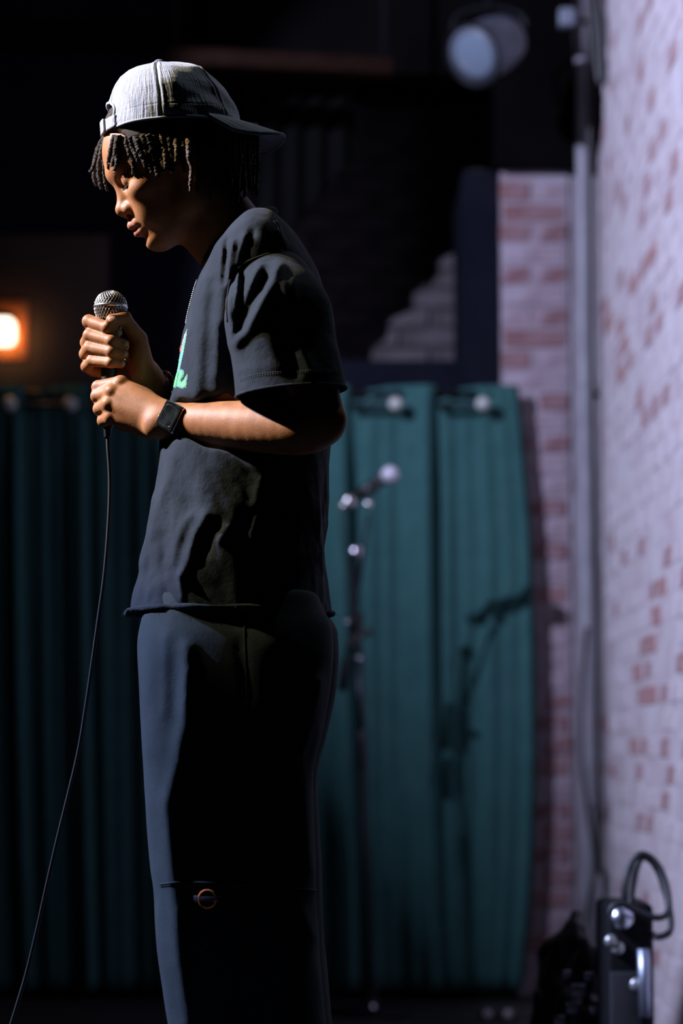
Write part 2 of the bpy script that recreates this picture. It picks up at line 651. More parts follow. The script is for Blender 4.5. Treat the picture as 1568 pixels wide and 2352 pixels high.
def hashn(i, j, k):
    h = (i * 374761393 + j * 668265263 + k * 2147483647 + 1013904223) & 0xFFFFFFFF
    h = ((h ^ (h >> 13)) * 1274126177) & 0xFFFFFFFF
    return ((h ^ (h >> 16)) & 0xFFFF) / 65535.0


def vnoise(P):
    P = np.asarray(P, dtype=np.float64)
    i = np.floor(P).astype(np.int64)
    f = P - i
    f = f * f * (3 - 2 * f)
    out = 0
    for a in (0, 1):
        for b in (0, 1):
            for c in (0, 1):
                w = (f[:, 0] if a else 1 - f[:, 0]) * (f[:, 1] if b else 1 - f[:, 1]) * (f[:, 2] if c else 1 - f[:, 2])
                out = out + w * hashn(i[:, 0] + a, i[:, 1] + b, i[:, 2] + c)
    return out


def ridge_px(X, Y, pts, w):
    """gaussian of the distance to a polyline, in projected coordinates"""
    best = np.full(len(X), 1e9)
    for (ax, ay), (bx, by) in zip(pts[:-1], pts[1:]):
        vx, vy = bx - ax, by - ay
        h = np.clip(((X - ax) * vx + (Y - ay) * vy) / (vx * vx + vy * vy), 0, 1)
        best = np.minimum(best, (X - ax - h * vx) ** 2 + (Y - ay - h * vy) ** 2)
    return np.exp(-best / (w * w))


# ------------------------------------------------------------------ the performer: body
# head frame: f = towards the face, u = crown, w = towards the audience side; millimetres from the nose root
YAW, PIT = math.radians(8), math.radians(28)
HN = W(272, 432, 3.637)
HF = np.array((-math.cos(PIT) * math.cos(YAW), -math.cos(PIT) * math.sin(YAW), -math.sin(PIT)))
HU = np.array((-math.sin(PIT) * math.cos(YAW), -math.sin(PIT) * math.sin(YAW), math.cos(PIT)))
HW = np.array((math.sin(YAW), -math.cos(YAW), 0.0))
HM = np.stack([HF, HU, HW], axis=1)


def H(f, u, w=0.0):
    return HN + (f * HF + u * HU + w * HW) / 1000.0


def HE(f, u, w, rf, ru, rw, k=6, sub=False, tilt=0.0):
    M = HM
    if tilt:
        c, s = math.cos(tilt), math.sin(tilt)
        M = np.stack([HF * c + HU * s, HU * c - HF * s, HW], axis=1)
    return Ell(H(f, u, w), (rf / 1000, ru / 1000, rw / 1000), M, k / 1000, sub)


def HC(a, b, ra, rb, k=6, sub=False):
    return Cone(H(*a), H(*b), ra / 1000, rb / 1000, k / 1000, sub)


head = [
    HE(-92, 25, 0, 97, 88, 74, 10),
    HE(-55, -30, 0, 50, 66, 58, 30),
    HE(-40, -92, 0, 38, 15, 32, 25),
    HC((-22, -97, -9), (-82, -72, -50), 13, 15, 22), HC((-22, -97, 9), (-82, -72, 50), 13, 15, 22),
    HC((-82, -72, -50), (-95, -28, -58), 15, 15, 22), HC((-82, -72, 50), (-95, -28, 58), 15, 15, 22),
    HE(-24, -58, 0, 31, 27, 29, 18),
    HE(-21, -97, 0, 20, 14.5, 20, 14),
    HE(-29, -24, 41, 24, 17, 19, 18), HE(-29, -24, -41, 24, 17, 19, 18),
    HE(-27, -56, 33, 24, 28, 17, 16), HE(-27, -56, -33, 24, 28, 17, 16),
    HC((-5, 22, 5), (-12, 24, 37), 10, 8, 12), HC((-5, 22, -5), (-12, 24, -37), 10, 8, 12),
    HC((-8, -1, 0), (8, -31, 0), 8.5, 10.5, 9),
    HE(10, -32.5, 0, 10.5, 9.5, 10.5, 6),
    HE(0, -37, 13.5, 12, 9.5, 8.5, 6), HE(0, -37, -13.5, 12, 9.5, 8.5, 6),
    HC((9, -37, 0), (4, -50, 0), 6, 6, 6),
    HE(-6, -3, 31, 15, 10, 15, 9, True), HE(-6, -3, -31, 15, 10, 15, 9, True),
    HE(-19.0, -1.0, 31, 15.0, 14.0, 16.5, 4), HE(-19.0, -1.0, -31, 15.0, 14.0, 16.5, 4),
    HE(3, -44.5, 6.8, 6, 4, 3.6, 2.5, True), HE(3, -44.5, -6.8, 6, 4, 3.6, 2.5, True),
    HC((8.5, -60.8, 0), (1, -62, 14), 6.6, 6.0, 4), HC((8.5, -60.8, 0), (1, -62, -14), 6.6, 6.0, 4),
    HC((1, -62, 14), (-12, -68, 26), 6.0, 3.4, 4), HC((1, -62, -14), (-12, -68, -26), 6.0, 3.4, 4),
    HC((4.5, -76, 0), (-2, -75, 13), 7.0, 6.4, 4), HC((4.5, -76, 0), (-2, -75, -13), 7.0, 6.4, 4),
    HC((-2, -75, 13), (-13, -69.5, 25), 6.4, 3.4, 4), HC((-2, -75, -13), (-13, -69.5, -25), 6.4, 3.4, 4),
    HC((16, -69, 0), (3, -69, 13), 2.0, 1.8, 2.5, True), HC((16, -69, 0), (3, -69, -13), 2.0, 1.8, 2.5, True),
    HC((3, -69, 13), (-13, -69, 26), 1.8, 1.2, 2.5, True), HC((3, -69, -13), (-13, -69, -26), 1.8, 1.2, 2.5, True),
    HE(5, -88, 0, 7, 5, 18, 8, True),
    HE(-106, -20, 73, 19, 31, 7, 5, False, 0.25), HE(-106, -20, -73, 19, 31, 7, 5, False, 0.25),
    HE(-102, -18, 80, 11, 20, 5, 4, True, 0.25), HE(-102, -18, -80, 11, 20, 5, 4, True, 0.25),
    HC((-96, -24, 76), (-99, -48, 74), 5, 5, 4), HC((-96, -24, -76), (-99, -48, -74), 5, 5, 4),
]
neck = [
    Cone(H(-102, -45), WM(562, 582, 0), 0.055, 0.058, 0.03),
    Cone(H(-74, -68), WM(540, 590, -6), 0.034, 0.040, 0.03),
]
torso = [
    Loft(smooth_rows([(W(0, y)[2], W(a, y)[0], W(b, y)[0], Y0, h) for y, a, b, h in [
        (530, 570, 645, .075), (560, 530, 672, .125), (600, 510, 695, .16), (680, 470, 725, .165), (800, 445, 740, .15),
        (950, 430, 735, .14), (1150, 420, 725, .14), (1300, 405, 730, .15), (1420, 385, 735, .16), (1560, 385, 735, .165)]], 3), 2.2, 0.03),
]


def WC(a, b, ra, rb, k=4):
    return Cone(WM(*a), WM(*b), R(ra), R(rb), k / 1000)


def chain(pts, k=4, k0=None):
    out = []
    for i in range(len(pts) - 1):
        a, b = pts[i], pts[i + 1]
        out.append(WC(a[:3], b[:3], a[3], b[3], (k0 if (i == 0 and k0) else k)))
    return out


# near (left) arm
arm_l = [
    WC((640, 640, -150), (690, 800, -190), 66, 58, 20),
    WC((690, 800, -190), (739, 964, -212), 58, 53, 20),
    Ell(WM(402, 950, -84), (R(40), .017, R(22)), None, 0.015),
]
_fa = catmull([(739, 968, -212, 53), (690, 982, -202, 57), (600, 979, -170, 55.5), (500, 972, -128, 46), (440, 966, -100, 37), (405, 964, -84, 31), (375, 964, -74, 32)], 4)
arm_l += [WC(tuple(_fa[i][:3]), tuple(_fa[i + 1][:3]), _fa[i][3], _fa[i + 1][3], 6) for i in range(len(_fa) - 1)]
hand_l = [
    WC((405, 964, -84), (375, 964, -74), 31, 32, 12),
    WC((378, 946, -72), (277, 882, -40), 26, 17, 10),
    WC((376, 956, -77), (258, 901, -44), 27, 17.5, 9),
    WC((374, 968, -77), (251, 928, -44), 26, 17, 9),
    WC((374, 980, -70), (256, 957, -39), 25, 17, 9),
    WC((352, 984, -54), (280, 972, -24), 26, 18, 12),
    WC((345, 938, -46), (290, 898, -8), 27, 21, 12),
    Ell(WM(315, 935, -42), (R(52), .017, R(46)), None, 0.012),
    Ell(WM(356, 982, -84), (R(22), .0095, R(19)), None, 0.02),
    # knuckles
    Ell(WM(277, 877, -44), (R(13), .010, R(11)), None, 0.006), Ell(WM(256, 898, -48), (R(12), .010, R(11)), None, 0.006),
    Ell(WM(248, 927, -48), (R(12), .010, R(11)), None, 0.006), Ell(WM(252, 957, -43), (R(11), .009, R(11)), None, 0.006),
]
hand_l += chain([(277, 880, -40, 17), (226, 889, -17, 15.5), (226, 898, 22, 14), (262, 900, 30, 11)], 3, 5)
hand_l += chain([(258, 900, -44, 17), (223, 910, -20, 15), (226, 916, 22, 14), (262, 918, 31, 11)], 3, 5)
hand_l += chain([(251, 928, -44, 17), (228, 939, -19, 14.5), (231, 944, 20, 13.5), (262, 944, 29, 11)], 3, 5)
hand_l += chain([(256, 957, -39, 16), (237, 966, -18, 14), (240, 969, 17, 12.5), (264, 966, 24, 10)], 3, 5)
hand_l += chain([(300, 905, -4, 22), (285, 885, 22, 17), (256, 868, 34, 14), (234, 880, 36, 11.5)], 4, 8)

# far (right) arm and hand around the microphone
arm_r = [
    WC((630, 660, 160), (655, 830, 205), 62, 55, 20),
    WC((655, 830, 205), (640, 1005, 225), 55, 46, 20),
    WC((640, 1005, 225), (500, 960, 140), 50, 46, 20),
    WC((500, 960, 140), (352, 888, 36), 44, 31, 20),
]
hand_r = [
    WC((352, 888, 36), (332, 862, 26), 31, 34, 12),
    WC((332, 862, 26), (302, 838, 32), 36, 32, 12),
    WC((320, 845, 30), (244, 772, 44), 28, 18, 10),
    WC((320, 850, 32), (225, 795, 46), 28, 18, 9),
    WC((316, 858, 32), (216, 822, 44), 27, 17, 9),
    WC((312, 868, 30), (214, 848, 38), 24, 16, 9),
    Ell(WM(318, 828, 6), (R(22), .022, R(48)), None, 0.012),
    Ell(WM(322, 868, 8), (R(22), .020, R(30)), None, 0.012),
]
hand_r += chain([(244, 772, 44, 17), (212, 752, 22, 16), (204, 738, -2, 15.5), (246, 752, -27, 14), (271, 764, -23, 10.5)], 3, 5)
hand_r += chain([(225, 795, 46, 17), (199, 787, 20, 15), (206, 770, -4, 15.5), (256, 783, -30, 14), (286, 790, -22, 11)], 3, 5)
hand_r += chain([(216, 822, 44, 17), (196, 813, 20, 14.5), (206, 799, -4, 15), (256, 808, -30, 13.5), (285, 814, -21, 11)], 3, 5)
hand_r += chain([(214, 848, 38, 16), (199, 842, 18, 13.5), (211, 829, -4, 13.5), (254, 833, -28, 12), (279, 836, -20, 10)], 3, 5)
hand_r += chain([(325, 838, 6, 27), (318, 778, 2, 20), (286, 733, -16, 16), (256, 735, -36, 13.5)], 4, 10)
hand_r += [Ell(WM(284, 724, -14), (R(15), .010, R(10)), None, 0.005)]

legs = []
for dy, dx in ((-100, 0), (100, 14)):
    legs += [WC((560 + dx, 1500, dy * 0.9), (545 + dx, 2060, dy), 110, 78, 40),
             WC((545 + dx, 2060, dy), (620 + dx, 2800, dy), 76, 48, 20),
             WC((620 + dx, 2815, dy), (520 + dx, 2850, dy * 1.05), 44, 36, 20)]

body_prims = torso + legs + neck + head + arm_r + hand_r + arm_l + hand_l
xs = np.arange(W(170, 900)[0], W(812, 900)[0], 0.0020)
ys = np.arange(Y0 - 0.275, Y0 + 0.275, 0.0021)
zc = W(0, 1100)[2]
zs = np.concatenate([np.arange(0.0, zc, 0.012), np.arange(zc, W(0, 180)[2], 0.0019)])
BV, BQ = polygonise(body_prims, xs, ys, zs)
BV = rel_smooth(BV, BQ, 1, 0.35)

person = thing('person', 'person in a backwards pale cap and dark tee, head bowed, both hands round a microphone', 'person', W(545, 2902))
body = obj('body', (BV, BQ), M_skin, person)
lp = np.full(len(BV), 9.0)
for p in head[26:34]:
    near = np.linalg.norm(BV - H(0, -68), axis=1) < 0.05
    d = np.full(len(BV), 9.0)
    d[near] = p.ev(BV[near].astype(np.float32))
    lp = np.minimum(lp, d)
att = body.data.attributes.new('lip', 'FLOAT', 'POINT')
att.data.foreach_set('value', np.clip(1 - (lp - 0.0006) / 0.0012, 0, 1).astype(np.float32))


def nail(c, out, along, rw, rl, parent=body):
    """thin curved nail plate: c position, out = facing, along = towards the finger tip"""
    o = np.asarray(out, float); o /= np.linalg.norm(o)
    a = np.asarray(along, float); a -= o * (a @ o); a /= np.linalg.norm(a)
    b = np.cross(o, a)
    M = np.stack([b, a, o], axis=1)
    return obj('fingernail', ball(c, 1, 12, 8, (rw, rl, 0.0016), M), M_nail, parent)


nail(WM(258, 734, -44.2), (-0.1, -0.95, 0.1), (-1, 0, 0.05), .0052, .0066)
nail(WM(288, 789, -29.3), (0.35, -0.9, 0.12), (1, 0.2, -0.1), .0046, .0052)
nail(WM(287, 813, -28.2), (0.35, -0.9, 0.12), (1, 0.2, -0.1), .0046, .0050)
nail(WM(281, 835, -26.5), (0.35, -0.9, 0.12), (1, 0.2, -0.1), .0042, .0046)
nail(WM(273, 763, -29.4), (0.3, -0.9, 0.1), (1, 0.2, -0.3), .0046, .0050)

# eyes under lowered lids, lashes, brows, brow piercing
for s in (1, -1):
    e = obj('eye', ball(H(-19.8, -4.6, 31 * s), 0.0127, 20, 14), mat('wet eyeball', (0.30, 0.26, 0.23), 0.2, 0, (0.24, 0.2, 0.17), 90, bump=0.05), person)
    d = H(-19.8 + 12.2, -9.5, 33 * s)
    obj('iris', ball(d, 1, 14, 8, (0.0018, 0.0052, 0.0052), HM), mat('dark iris', (0.02, 0.010, 0.006), 0.1, bump=0.05), e)
    lash = []
    for i in range(16):
        t = i / 15
        a = -0.9 + 1.8 * t
        p0 = np.array((-19.5 + 14.6 * math.cos(a), -7.2 - 1.2 * math.cos(a), 31 * s + 15 * math.sin(a) * s))
        p1 = p0 + np.array((5.5 * math.cos(a), -3.2, 4.5 * math.sin(a) * s))
        lash.append(tube([H(*p0), H(*(p0 * 0.45 + p1 * 0.55 + np.array((0, -0.8, 0)))), H(*p1)], [0.0003, 0.00025, 0.0001], 4))
    obj('eyelashes', join(*lash), M_hair, person, kind='stuff')
    br = []
    for i in range(150):
        t = rng.random()
        f0, u0, w0 = 4.2 - 12 * t * t - 3 * t, 24 + 6 * t - 5 * t * t + rng.normal() * 2.1, (7 + 36 * t) * s
        p = np.array((f0, u0, w0))
        br.append(tube([H(*p), H(*(p + np.array((1.4, 0.9, 2.6 * s)))), H(*(p + np.array((0.9, 1.0, 5.2 * s))))], [0.00035, 0.0003, 0.0001], 3))
    obj('eyebrow', join(*br), M_hair, person, kind='stuff')
pr = obj('eyebrow_piercing', join(ball(H(0.5, 33, 33), 0.0019, 10, 8), ball(H(-0.5, 17, 35), 0.0019, 10, 8),
                                  tube([H(-1.0, 32, 33), H(-4, 25, 34), H(-1.5, 18, 35)], 0.0007, 6)), M_chrome, person)

# ------------------------------------------------------------------ hair
hair_prims = [HE(-93, 26, 0, 100, 97, 82, 6),
              HE(60, 20, 0, 115, 100, 170, 6, True), HE(-50, -95, 0, 80, 90, 140, 8, True)]


def hair_post(P, d):
    return d - 0.004 * (vnoise(P * 160.0) - 0.3) - 0.002 * vnoise(P * 420.0)


c0 = H(-93, 26)
hv, hq = polygonise(hair_prims, np.arange(c0[0] - .125, c0[0] + .13, .0028), np.arange(c0[1] - .1, c0[1] + .1, .0028),
                    np.arange(c0[2] - .13, c0[2] + .125, .0028), hair_post)
hair = obj('hair', (hv, hq), M_hair, person)


bvh_head = [BVHTree.FromPolygons([Vector(v) for v in V_], [tuple(map(int, f)) for f in F_]) for V_, F_ in ((BV[BV[:, 2] > W(0, 640)[2]], None), (hv, hq)) if F_ is not None]
_hm = BV[:, 2] > W(0, 640)[2]
_ix = -np.ones(len(BV), dtype=int); _ix[_hm] = np.arange(_hm.sum())
_hf = BQ[_hm[BQ].all(1)]
bvh_head.append(BVHTree.FromPolygons([Vector(v) for v in BV[_hm]], [tuple(map(int, f)) for f in _ix[_hf]]))


def lay_on_head(p, r):
    """keep a lock point just outside the skin, on the audience side"""
    e = Vector((0, 0, CH))
    t = Vector(W(p[0], p[1], 3.6)) - e
    t.normalize()
    y = WM(*p)[1]
    for b in bvh_head:
        h = b.ray_cast(e, t)[0]
        if h is not None:
            y = min(y, h.y - R(r) * .75)
    return W(p[0], p[1], y)


def lock(pts_px, r=5.5, m=None, seed=0):
    """one dreadlock along pixel/depth points"""
    P = catmull([lay_on_head(p, r) if p[2] < 0 else WM(*p) for p in pts_px], 16)
    n = len(P)
    t = np.linspace(0, 1, n)
    g = np.random.default_rng(seed)
    rr = R(r) * (1.0 - 0.45 * t ** 2) * (1 + 0.09 * g.normal(size=n).clip(-1.5, 1.5)) * 0.85
    rr[-1] *= 0.5
    P = P + g.normal(size=P.shape) * R(0.6)
    V, Fc = tube(P, rr, 9)
    V = V + (vnoise(V * 900)[:, None] - 0.3) * R(2.6) * g.normal(size=V.shape).clip(-1, 1)
    return obj('dreadlock', (V, Fc), m or M_hair, hair)


locks = [
    ([(243, 312, 26), (230, 335, 34), (222, 362, 38), (212, 388, 36), (206, 396, 34)], 7.5),
    ([(246, 312, 14), (236, 335, 22), (228, 370, 26), (226, 405, 26), (233, 436, 24)], 7),
    ([(240, 314, 36), (226, 340, 46), (217, 375, 52), (216, 410, 50), (222, 428, 46)], 7),
    ([(247, 314, 0), (240, 350, 4), (238, 392, 8), (241, 420, 8), (247, 440, 8)], 5),
    ([(262, 312, -22), (257, 332, -30), (250, 362, -26), (247, 388, -18)], 6.5),
    ([(272, 313, -34), (268, 335, -44), (262, 365, -40), (258, 382, -34)], 9),
    ([(268, 312, -30), (266, 345, -41), (268, 375, -41), (262, 392, -34)], 7),
    ([(290, 313, -46), (292, 335, -58), (302, 365, -60), (306, 388, -60), (305, 403, -58)], 6.5),
    ([(300, 313, -50), (304, 335, -62), (312, 355, -66), (318, 372, -66)], 9),
    ([(312, 313, -56), (320, 340, -70), (330, 362, -74), (336, 384, -74)], 11),
    ([(326, 313, -60), (336, 345, -76), (344, 375, -80), (350, 398, -80)], 11),
    ([(338, 311, -64), (348, 345, -80), (358, 380, -86), (364, 408, -86)], 11),
    ([(352, 310, -68), (362, 340, -86), (372, 370, -92), (382, 388, -92)], 9),
    ([(370, 308, -72), (374, 335, -92), (379, 362, -97), (382, 384, -96)], 8),
    ([(388, 306, -75), (390, 335, -92), (393, 362, -95), (396, 398, -94)], 9),
    ([(403, 305, -76), (404, 330, -97), (405, 350, -100), (404, 372, -99)], 7),
    ([(420, 303, -78), (421, 330, -95), (420, 360, -97), (424, 395, -95)], 8),
    ([(431, 302, -78), (432, 330, -101), (433, 358, -106), (439, 385, -107), (438, 412, -107), (437, 440, -105)], 7),
]
for i, (p, r) in enumerate(locks):
    lock(p, r, M_hair_tip if i in (13, 15, 17) else None, i + 1)
for i in range(20):                                   # back and sides, hanging behind the ear to the nape
    x = 452 + 7.0 * i + rng.normal() * 2
    dn = -78 + 0.021 * (x - 452) ** 1.75
    L = 400 + 60 * rng.random() + 0.25 * (x - 450)
    lock([(x, 302 - 0.12 * (x - 452), dn + 4), (x + 2, 335, dn - 14), (x + 4, 370, dn - 14), (x + 6 + rng.normal() * 4, L, dn - 8)], 9, None, 50 + i)
for i in range(15):                                   # far side
    x = 275 + 17.0 * i + rng.normal() * 3
    dn = 62 + 18 * math.sin((x - 275) / 250 * math.pi)
    L = 385 + 45 * rng.random()
    lock([(x, 308, dn), (x, 340, dn + 14), (x + 2, 365, dn + 16), (x + 4 + rng.normal() * 4, L, dn + 14)], 9, None, 90 + i)

# ------------------------------------------------------------------ t-shirt
def sss(x, a, b):
    t = np.clip((x - a) / (b - a), 0, 1)
    return t * t * (3 - 2 * t)


def row(y, a, b, h, yc=Y0):
    return (W(0, y)[2], W(a, y)[0], W(b, y)[0], yc, h)


shirt_rows = [row(*r) for r in [
    (498, 600, 628, .045), (510, 566, 642, .10), (530, 543, 660, .145), (560, 514, 688, .178), (595, 491, 712, .192), (640, 466, 736, .195),
    (700, 444, 752, .188), (750, 430, 758, .18), (800, 416, 765, .175), (850, 408, 768, .166), (900, 396, 768, .158), (950, 381, 766, .152),
    (1000, 370, 761, .152), (1040, 366, 757, .156), (1100, 361, 752, .162), (1180, 349, 749, .167), (1250, 333, 748, .170), (1330, 315, 750, .172),
    (1395, 298, 756, .174), (1440, 290, 760, .176)]]
shirt_prims = [Loft(smooth_rows(shirt_rows, 5), 2.25, 0.004)]
for (a, ra), (b, rb) in zip([((734, 968, -212), 54), ((590, 980, -166), 56), ((500, 973, -128), 46), ((405, 964, -84), 34)], [((590, 980, -166), 56), ((500, 973, -128), 46), ((405, 964, -84), 34), ((375, 964, -74), 34)]):
    shirt_prims.append(Cone(WM(*a), WM(*b), R(ra) + .003, R(rb) + .003, .02, True))
ridges = [  # polyline, amplitude mm, width px
    ([(534, 556), (528, 600), (524, 650)], 4, 8), ([(505, 570), (512, 640), (505, 760), (497, 860)], 4, 18),
    ([(522, 552), (519, 600), (514, 650)], -4, 6), ([(562, 545), (552, 580), (542, 610)], 3, 10), ([(580, 535), (566, 562), (556, 590)], -2, 9),
    ([(470, 640), (462, 760), (455, 900)], 3, 18), ([(488, 650), (482, 760), (470, 900)], -2.5, 16),
    ([(520, 760), (525, 850), (520, 920)], -6, 14), ([(428, 760), (422, 850), (418, 900)], 2, 12),
    ([(395, 1050), (372, 1120), (350, 1190), (325, 1290)], 4, 16),
    ([(430, 1190), (405, 1240), (395, 1290)], 5, 14), ([(470, 1185), (445, 1230), (430, 1290), (418, 1320)], 6, 12),
    ([(500, 1200), (480, 1245), (465, 1275)], -4, 10), ([(525, 1210), (505, 1240)], 4, 9), ([(412, 1320), (415, 1350), (417, 1375)], 5, 7),
    ([(380, 1230), (378, 1300), (385, 1380)], -4, 14), ([(590, 1190), (570, 1260)], 3, 12), ([(600, 1100), (585, 1160)], 2.5, 10),
    ([(640, 530), (655, 560), (656, 580)], 2, 6),
]


def shirt_post(P, d):
    X, Y = toPx(P)
    near = sss(Y0 - P[:, 1], 0.0, 0.07)
    far = sss(P[:, 1] - Y0, 0.0, 0.07)
    disp = np.zeros(len(P))
    for pts, amp, w in ridges:
        disp += near * amp / 1000 * ridge_px(X, Y, pts, w)
        disp += far * amp / 1000 * ridge_px(X + 14, Y, pts, w)
    q = P * np.array((16.0, 16.0, 9.0))
    q[:, 0] += P[:, 2] * 7
    low = sss(P[:, 2], W(0, 1040)[2], W(0, 1180)[2])
    disp += (0.003 + 0.007 * low) * (vnoise(q) - 0.5) + (0.0020 + 0.004 * low) * (vnoise(q * 2.3 + 5) - 0.5) + (0.0006 + 0.0020 * low) * (vnoise(q * 5.1 + 9) - 0.5)
    return d - disp.astype(np.float32)


def cut_mesh(V, Q, planes):
    """remove everything on the positive side of each plane"""
    bm = bmesh.new()
    vs = [bm.verts.new(v) for v in V]
    for q in Q:
        try:
            bm.faces.new([vs[i] for i in q])
        except ValueError:
            pass
    for co, no in planes:
        bmesh.ops.bisect_plane(bm, geom=list(bm.verts) + list(bm.edges) + list(bm.faces), plane_co=co, plane_no=no, clear_outer=True, dist=1e-6)
    bm.verts.index_update()
    loops = []
    nxt = {}
    for e in bm.edges:
        if e.is_boundary:
            a, b = e.verts
            nxt.setdefault(a, []).append(b); nxt.setdefault(b, []).append(a)
    seen = set()
    for s in list(nxt):
        if s in seen:
            continue
        lp_, cur, prev = [s], s, None
        seen.add(s)
        while True:
            cand = [v for v in nxt[cur] if v is not prev and v not in seen]
            if not cand:
                break
            prev, cur = cur, cand[0]
            seen.add(cur)
            lp_.append(cur)
        loops.append(np.array([v.co[:] for v in lp_]))
    V2 = np.array([v.co[:] for v in bm.verts])
    F2 = [tuple(v.index for v in f.verts) for f in bm.faces]
    bm.free()
    return V2, F2, sorted(loops, key=len, reverse=True)


def thicken(o, t, off=-1):
    m = o.modifiers.new('thickness', 'SOLIDIFY')
    m.thickness = t
    m.offset = off


def resample(L, n):
    d = np.r_[0, np.cumsum(np.linalg.norm(np.diff(np.vstack([L, L[:1]]), axis=0), axis=1))]
    C = np.vstack([L, L[:1]])
    t = np.linspace(0, d[-1], n, endpoint=False)
    return np.stack([np.interp(t, d, C[:, i]) for i in range(3)], 1)


sv, sq = polygonise(shirt_prims, np.arange(W(270, 900)[0], W(790, 900)[0], .003), np.arange(Y0 - .235, Y0 + .235, .0032),
                    np.arange(W(0, 1445)[2], W(0, 485)[2], .003), shirt_post)
sv = rel_smooth(sv, sq, 2, 0.5)
# hem plane: tilted a little, front lower than the back
hemA, hemB = W(296, 1405), W(762, 1408)
hd = hemB - hemA
hn = np.array((hd[2], 0, -hd[0])); hn /= np.linalg.norm(hn)
SV, SF, sloops = cut_mesh(sv, sq, [(tuple(hemA), tuple(hn))])
tee = obj('t_shirt', (SV, SF), M_shirt, person)
thicken(tee, 0.0018)
hem_loop = resample(sloops[0], 260)
cenh = hem_loop.mean(0)
rad = hem_loop - cenh
rad /= np.linalg.norm(rad, axis=1)[:, None]
ang = np.arctan2(rad[:, 1], rad[:, 0])
curl = 0.0038 + 0.0012 * np.sin(ang * 5) + 0.0008 * np.sin(ang * 13 + 1)
front = np.exp(-((np.abs(ang) - math.pi) / 0.5) ** 2)
HL = hem_loop + rad * (0.001 + 0.004 * front[:, None]) + np.array((0, 0, -0.0005))
obj('raw_hem', tube(HL, curl, 9, closed=True), M_shirt, tee)
fr = []
for i in range(150):
    k = rng.integers(0, 260)
    p = HL[k] + rad[k] * curl[k] * 0.5
    d = rad[k] * 0.003 * rng.normal() + np.array((0, 0, -0.005 * rng.random())) + rng.normal(size=3) * 0.0012
    fr.append(tube([p, p + d * 0.6, p + d], 0.0003, 3))
obj('frayed_thread', join(*fr), M_shirt, tee, kind='stuff')

# collar round the neck
ca, cb = H(-102, -45), WM(562, 582, 0)
cax = (cb - ca) / np.linalg.norm(cb - ca)
ctr = WM(547, 545, 0)
M = frame_z(cax)
ring = [ctr + M @ np.array((0.067 * math.cos(a), 0.067 * math.sin(a), 0)) for a in np.linspace(0, 2 * math.pi, 48, endpoint=False)]
obj('collar', tube(ring, 0.008, 10, closed=True, flat=0.55), M_shirt, tee)

# sleeves
sl_ridges = [
    ([(640, 612), (622, 650), (598, 700), (565, 760), (540, 790)], 8, 13), ([(598, 608), (584, 634), (578, 650)], 5, 8),
    ([(545, 625), (543, 680), (536, 760)], 5, 6), ([(530, 650), (527, 720), (531, 770)], 4, 6),
    ([(612, 640), (580, 690), (552, 750)], -13, 14), ([(560, 640), (552, 690), (543, 730)], -8, 9),
    ([(652, 650), (664, 720), (690, 790), (716, 850)], 4, 11), ([(672, 640), (680, 700)], 3, 9),
    ([(640, 700), (652, 790), (670, 850)], -7, 20), ([(552, 850), (600, 845), (650, 842)], 1.5, 10),
]


def sleeve_post_near(P, d):
    X, Y = toPx(P)
    m = sss(Y0 - 0.12 - P[:, 1], 0.0, 0.05)
    disp = np.zeros(len(P))
    for pts, amp, w in sl_ridges:
        disp += m * amp / 1000 * ridge_px(X, Y, pts, w)
    q = P * np.array((18.0, 18.0, 11.0))
    disp += 0.004 * (vnoise(q) - 0.5) + 0.0015 * (vnoise(q * 2.7) - 0.5)
    return d - disp.astype(np.float32)


def sleeve_post_far(P, d):
    q = P * np.array((18.0, 18.0, 11.0)) + 7
    return d - (0.008 * (vnoise(q) - 0.5) + 0.003 * (vnoise(q * 2.7) - 0.5)).astype(np.float32)


sleeve_near = [Cone(WM(634, 662, -158), WM(640, 725, -184), R(88), R(111), .02), Cone(WM(640, 725, -184), WM(671, 925, -194), R(111), R(122), .02)]
sleeve_far = [Cone(WM(634, 662, 158), WM(640, 725, 186), R(86), R(104), .02), Cone(WM(640, 725, 186), WM(652, 925, 205), R(104), R(112), .02)]
for prims, post, dy, cutpts in ((sleeve_near, sleeve_post_near, -1, ((560, 912), (790, 893))), (sleeve_far, sleeve_post_far, 1, ((545, 900), (770, 890)))):
    lo = np.min([p.lo for p in prims], 0) - .02
    hi = np.max([p.hi for p in prims], 0) + .02
    v, q = polygonise(prims, np.arange(lo[0], hi[0], .003), np.arange(lo[1], hi[1], .003), np.arange(lo[2], hi[2], .003), post)
    v = rel_smooth(v, q, 2, .5)
    a, b = WM(*cutpts[0], 190 * dy), WM(*cutpts[1], 190 * dy)
    d = b - a
    n = np.array((d[2], 0, -d[0])); n /= np.linalg.norm(n)
    V, Fc, lps = cut_mesh(v, q, [(tuple(a), tuple(n))])
    s = obj('sleeve', (V, Fc), M_shirt, tee)
    thicken(s, 0.0018)
    lp_ = resample(lps[0], 120)
    obj('sleeve_hem', tube(lp_, 0.0019, 6, closed=True), M_shirt, s)
    if dy < 0:
        near_sleeve, nsV, nsF = s, V, Fc
bvh_sleeve = BVHTree.FromPolygons([Vector(v) for v in nsV], nsF)
bvh_shirt = BVHTree.FromPolygons([Vector(v) for v in SV], SF)
EYE = Vector((0, 0, CH))


def hit(bvh, px, py):
    t = Vector(W(px, py, 3.6)) - EYE
    t.normalize()
    loc, no, i, dist = bvh.ray_cast(EYE, t)
    if loc is None:
        return None, None
    if no.dot(t) > 0:
        no = -no
    return np.array(loc), np.array(no)


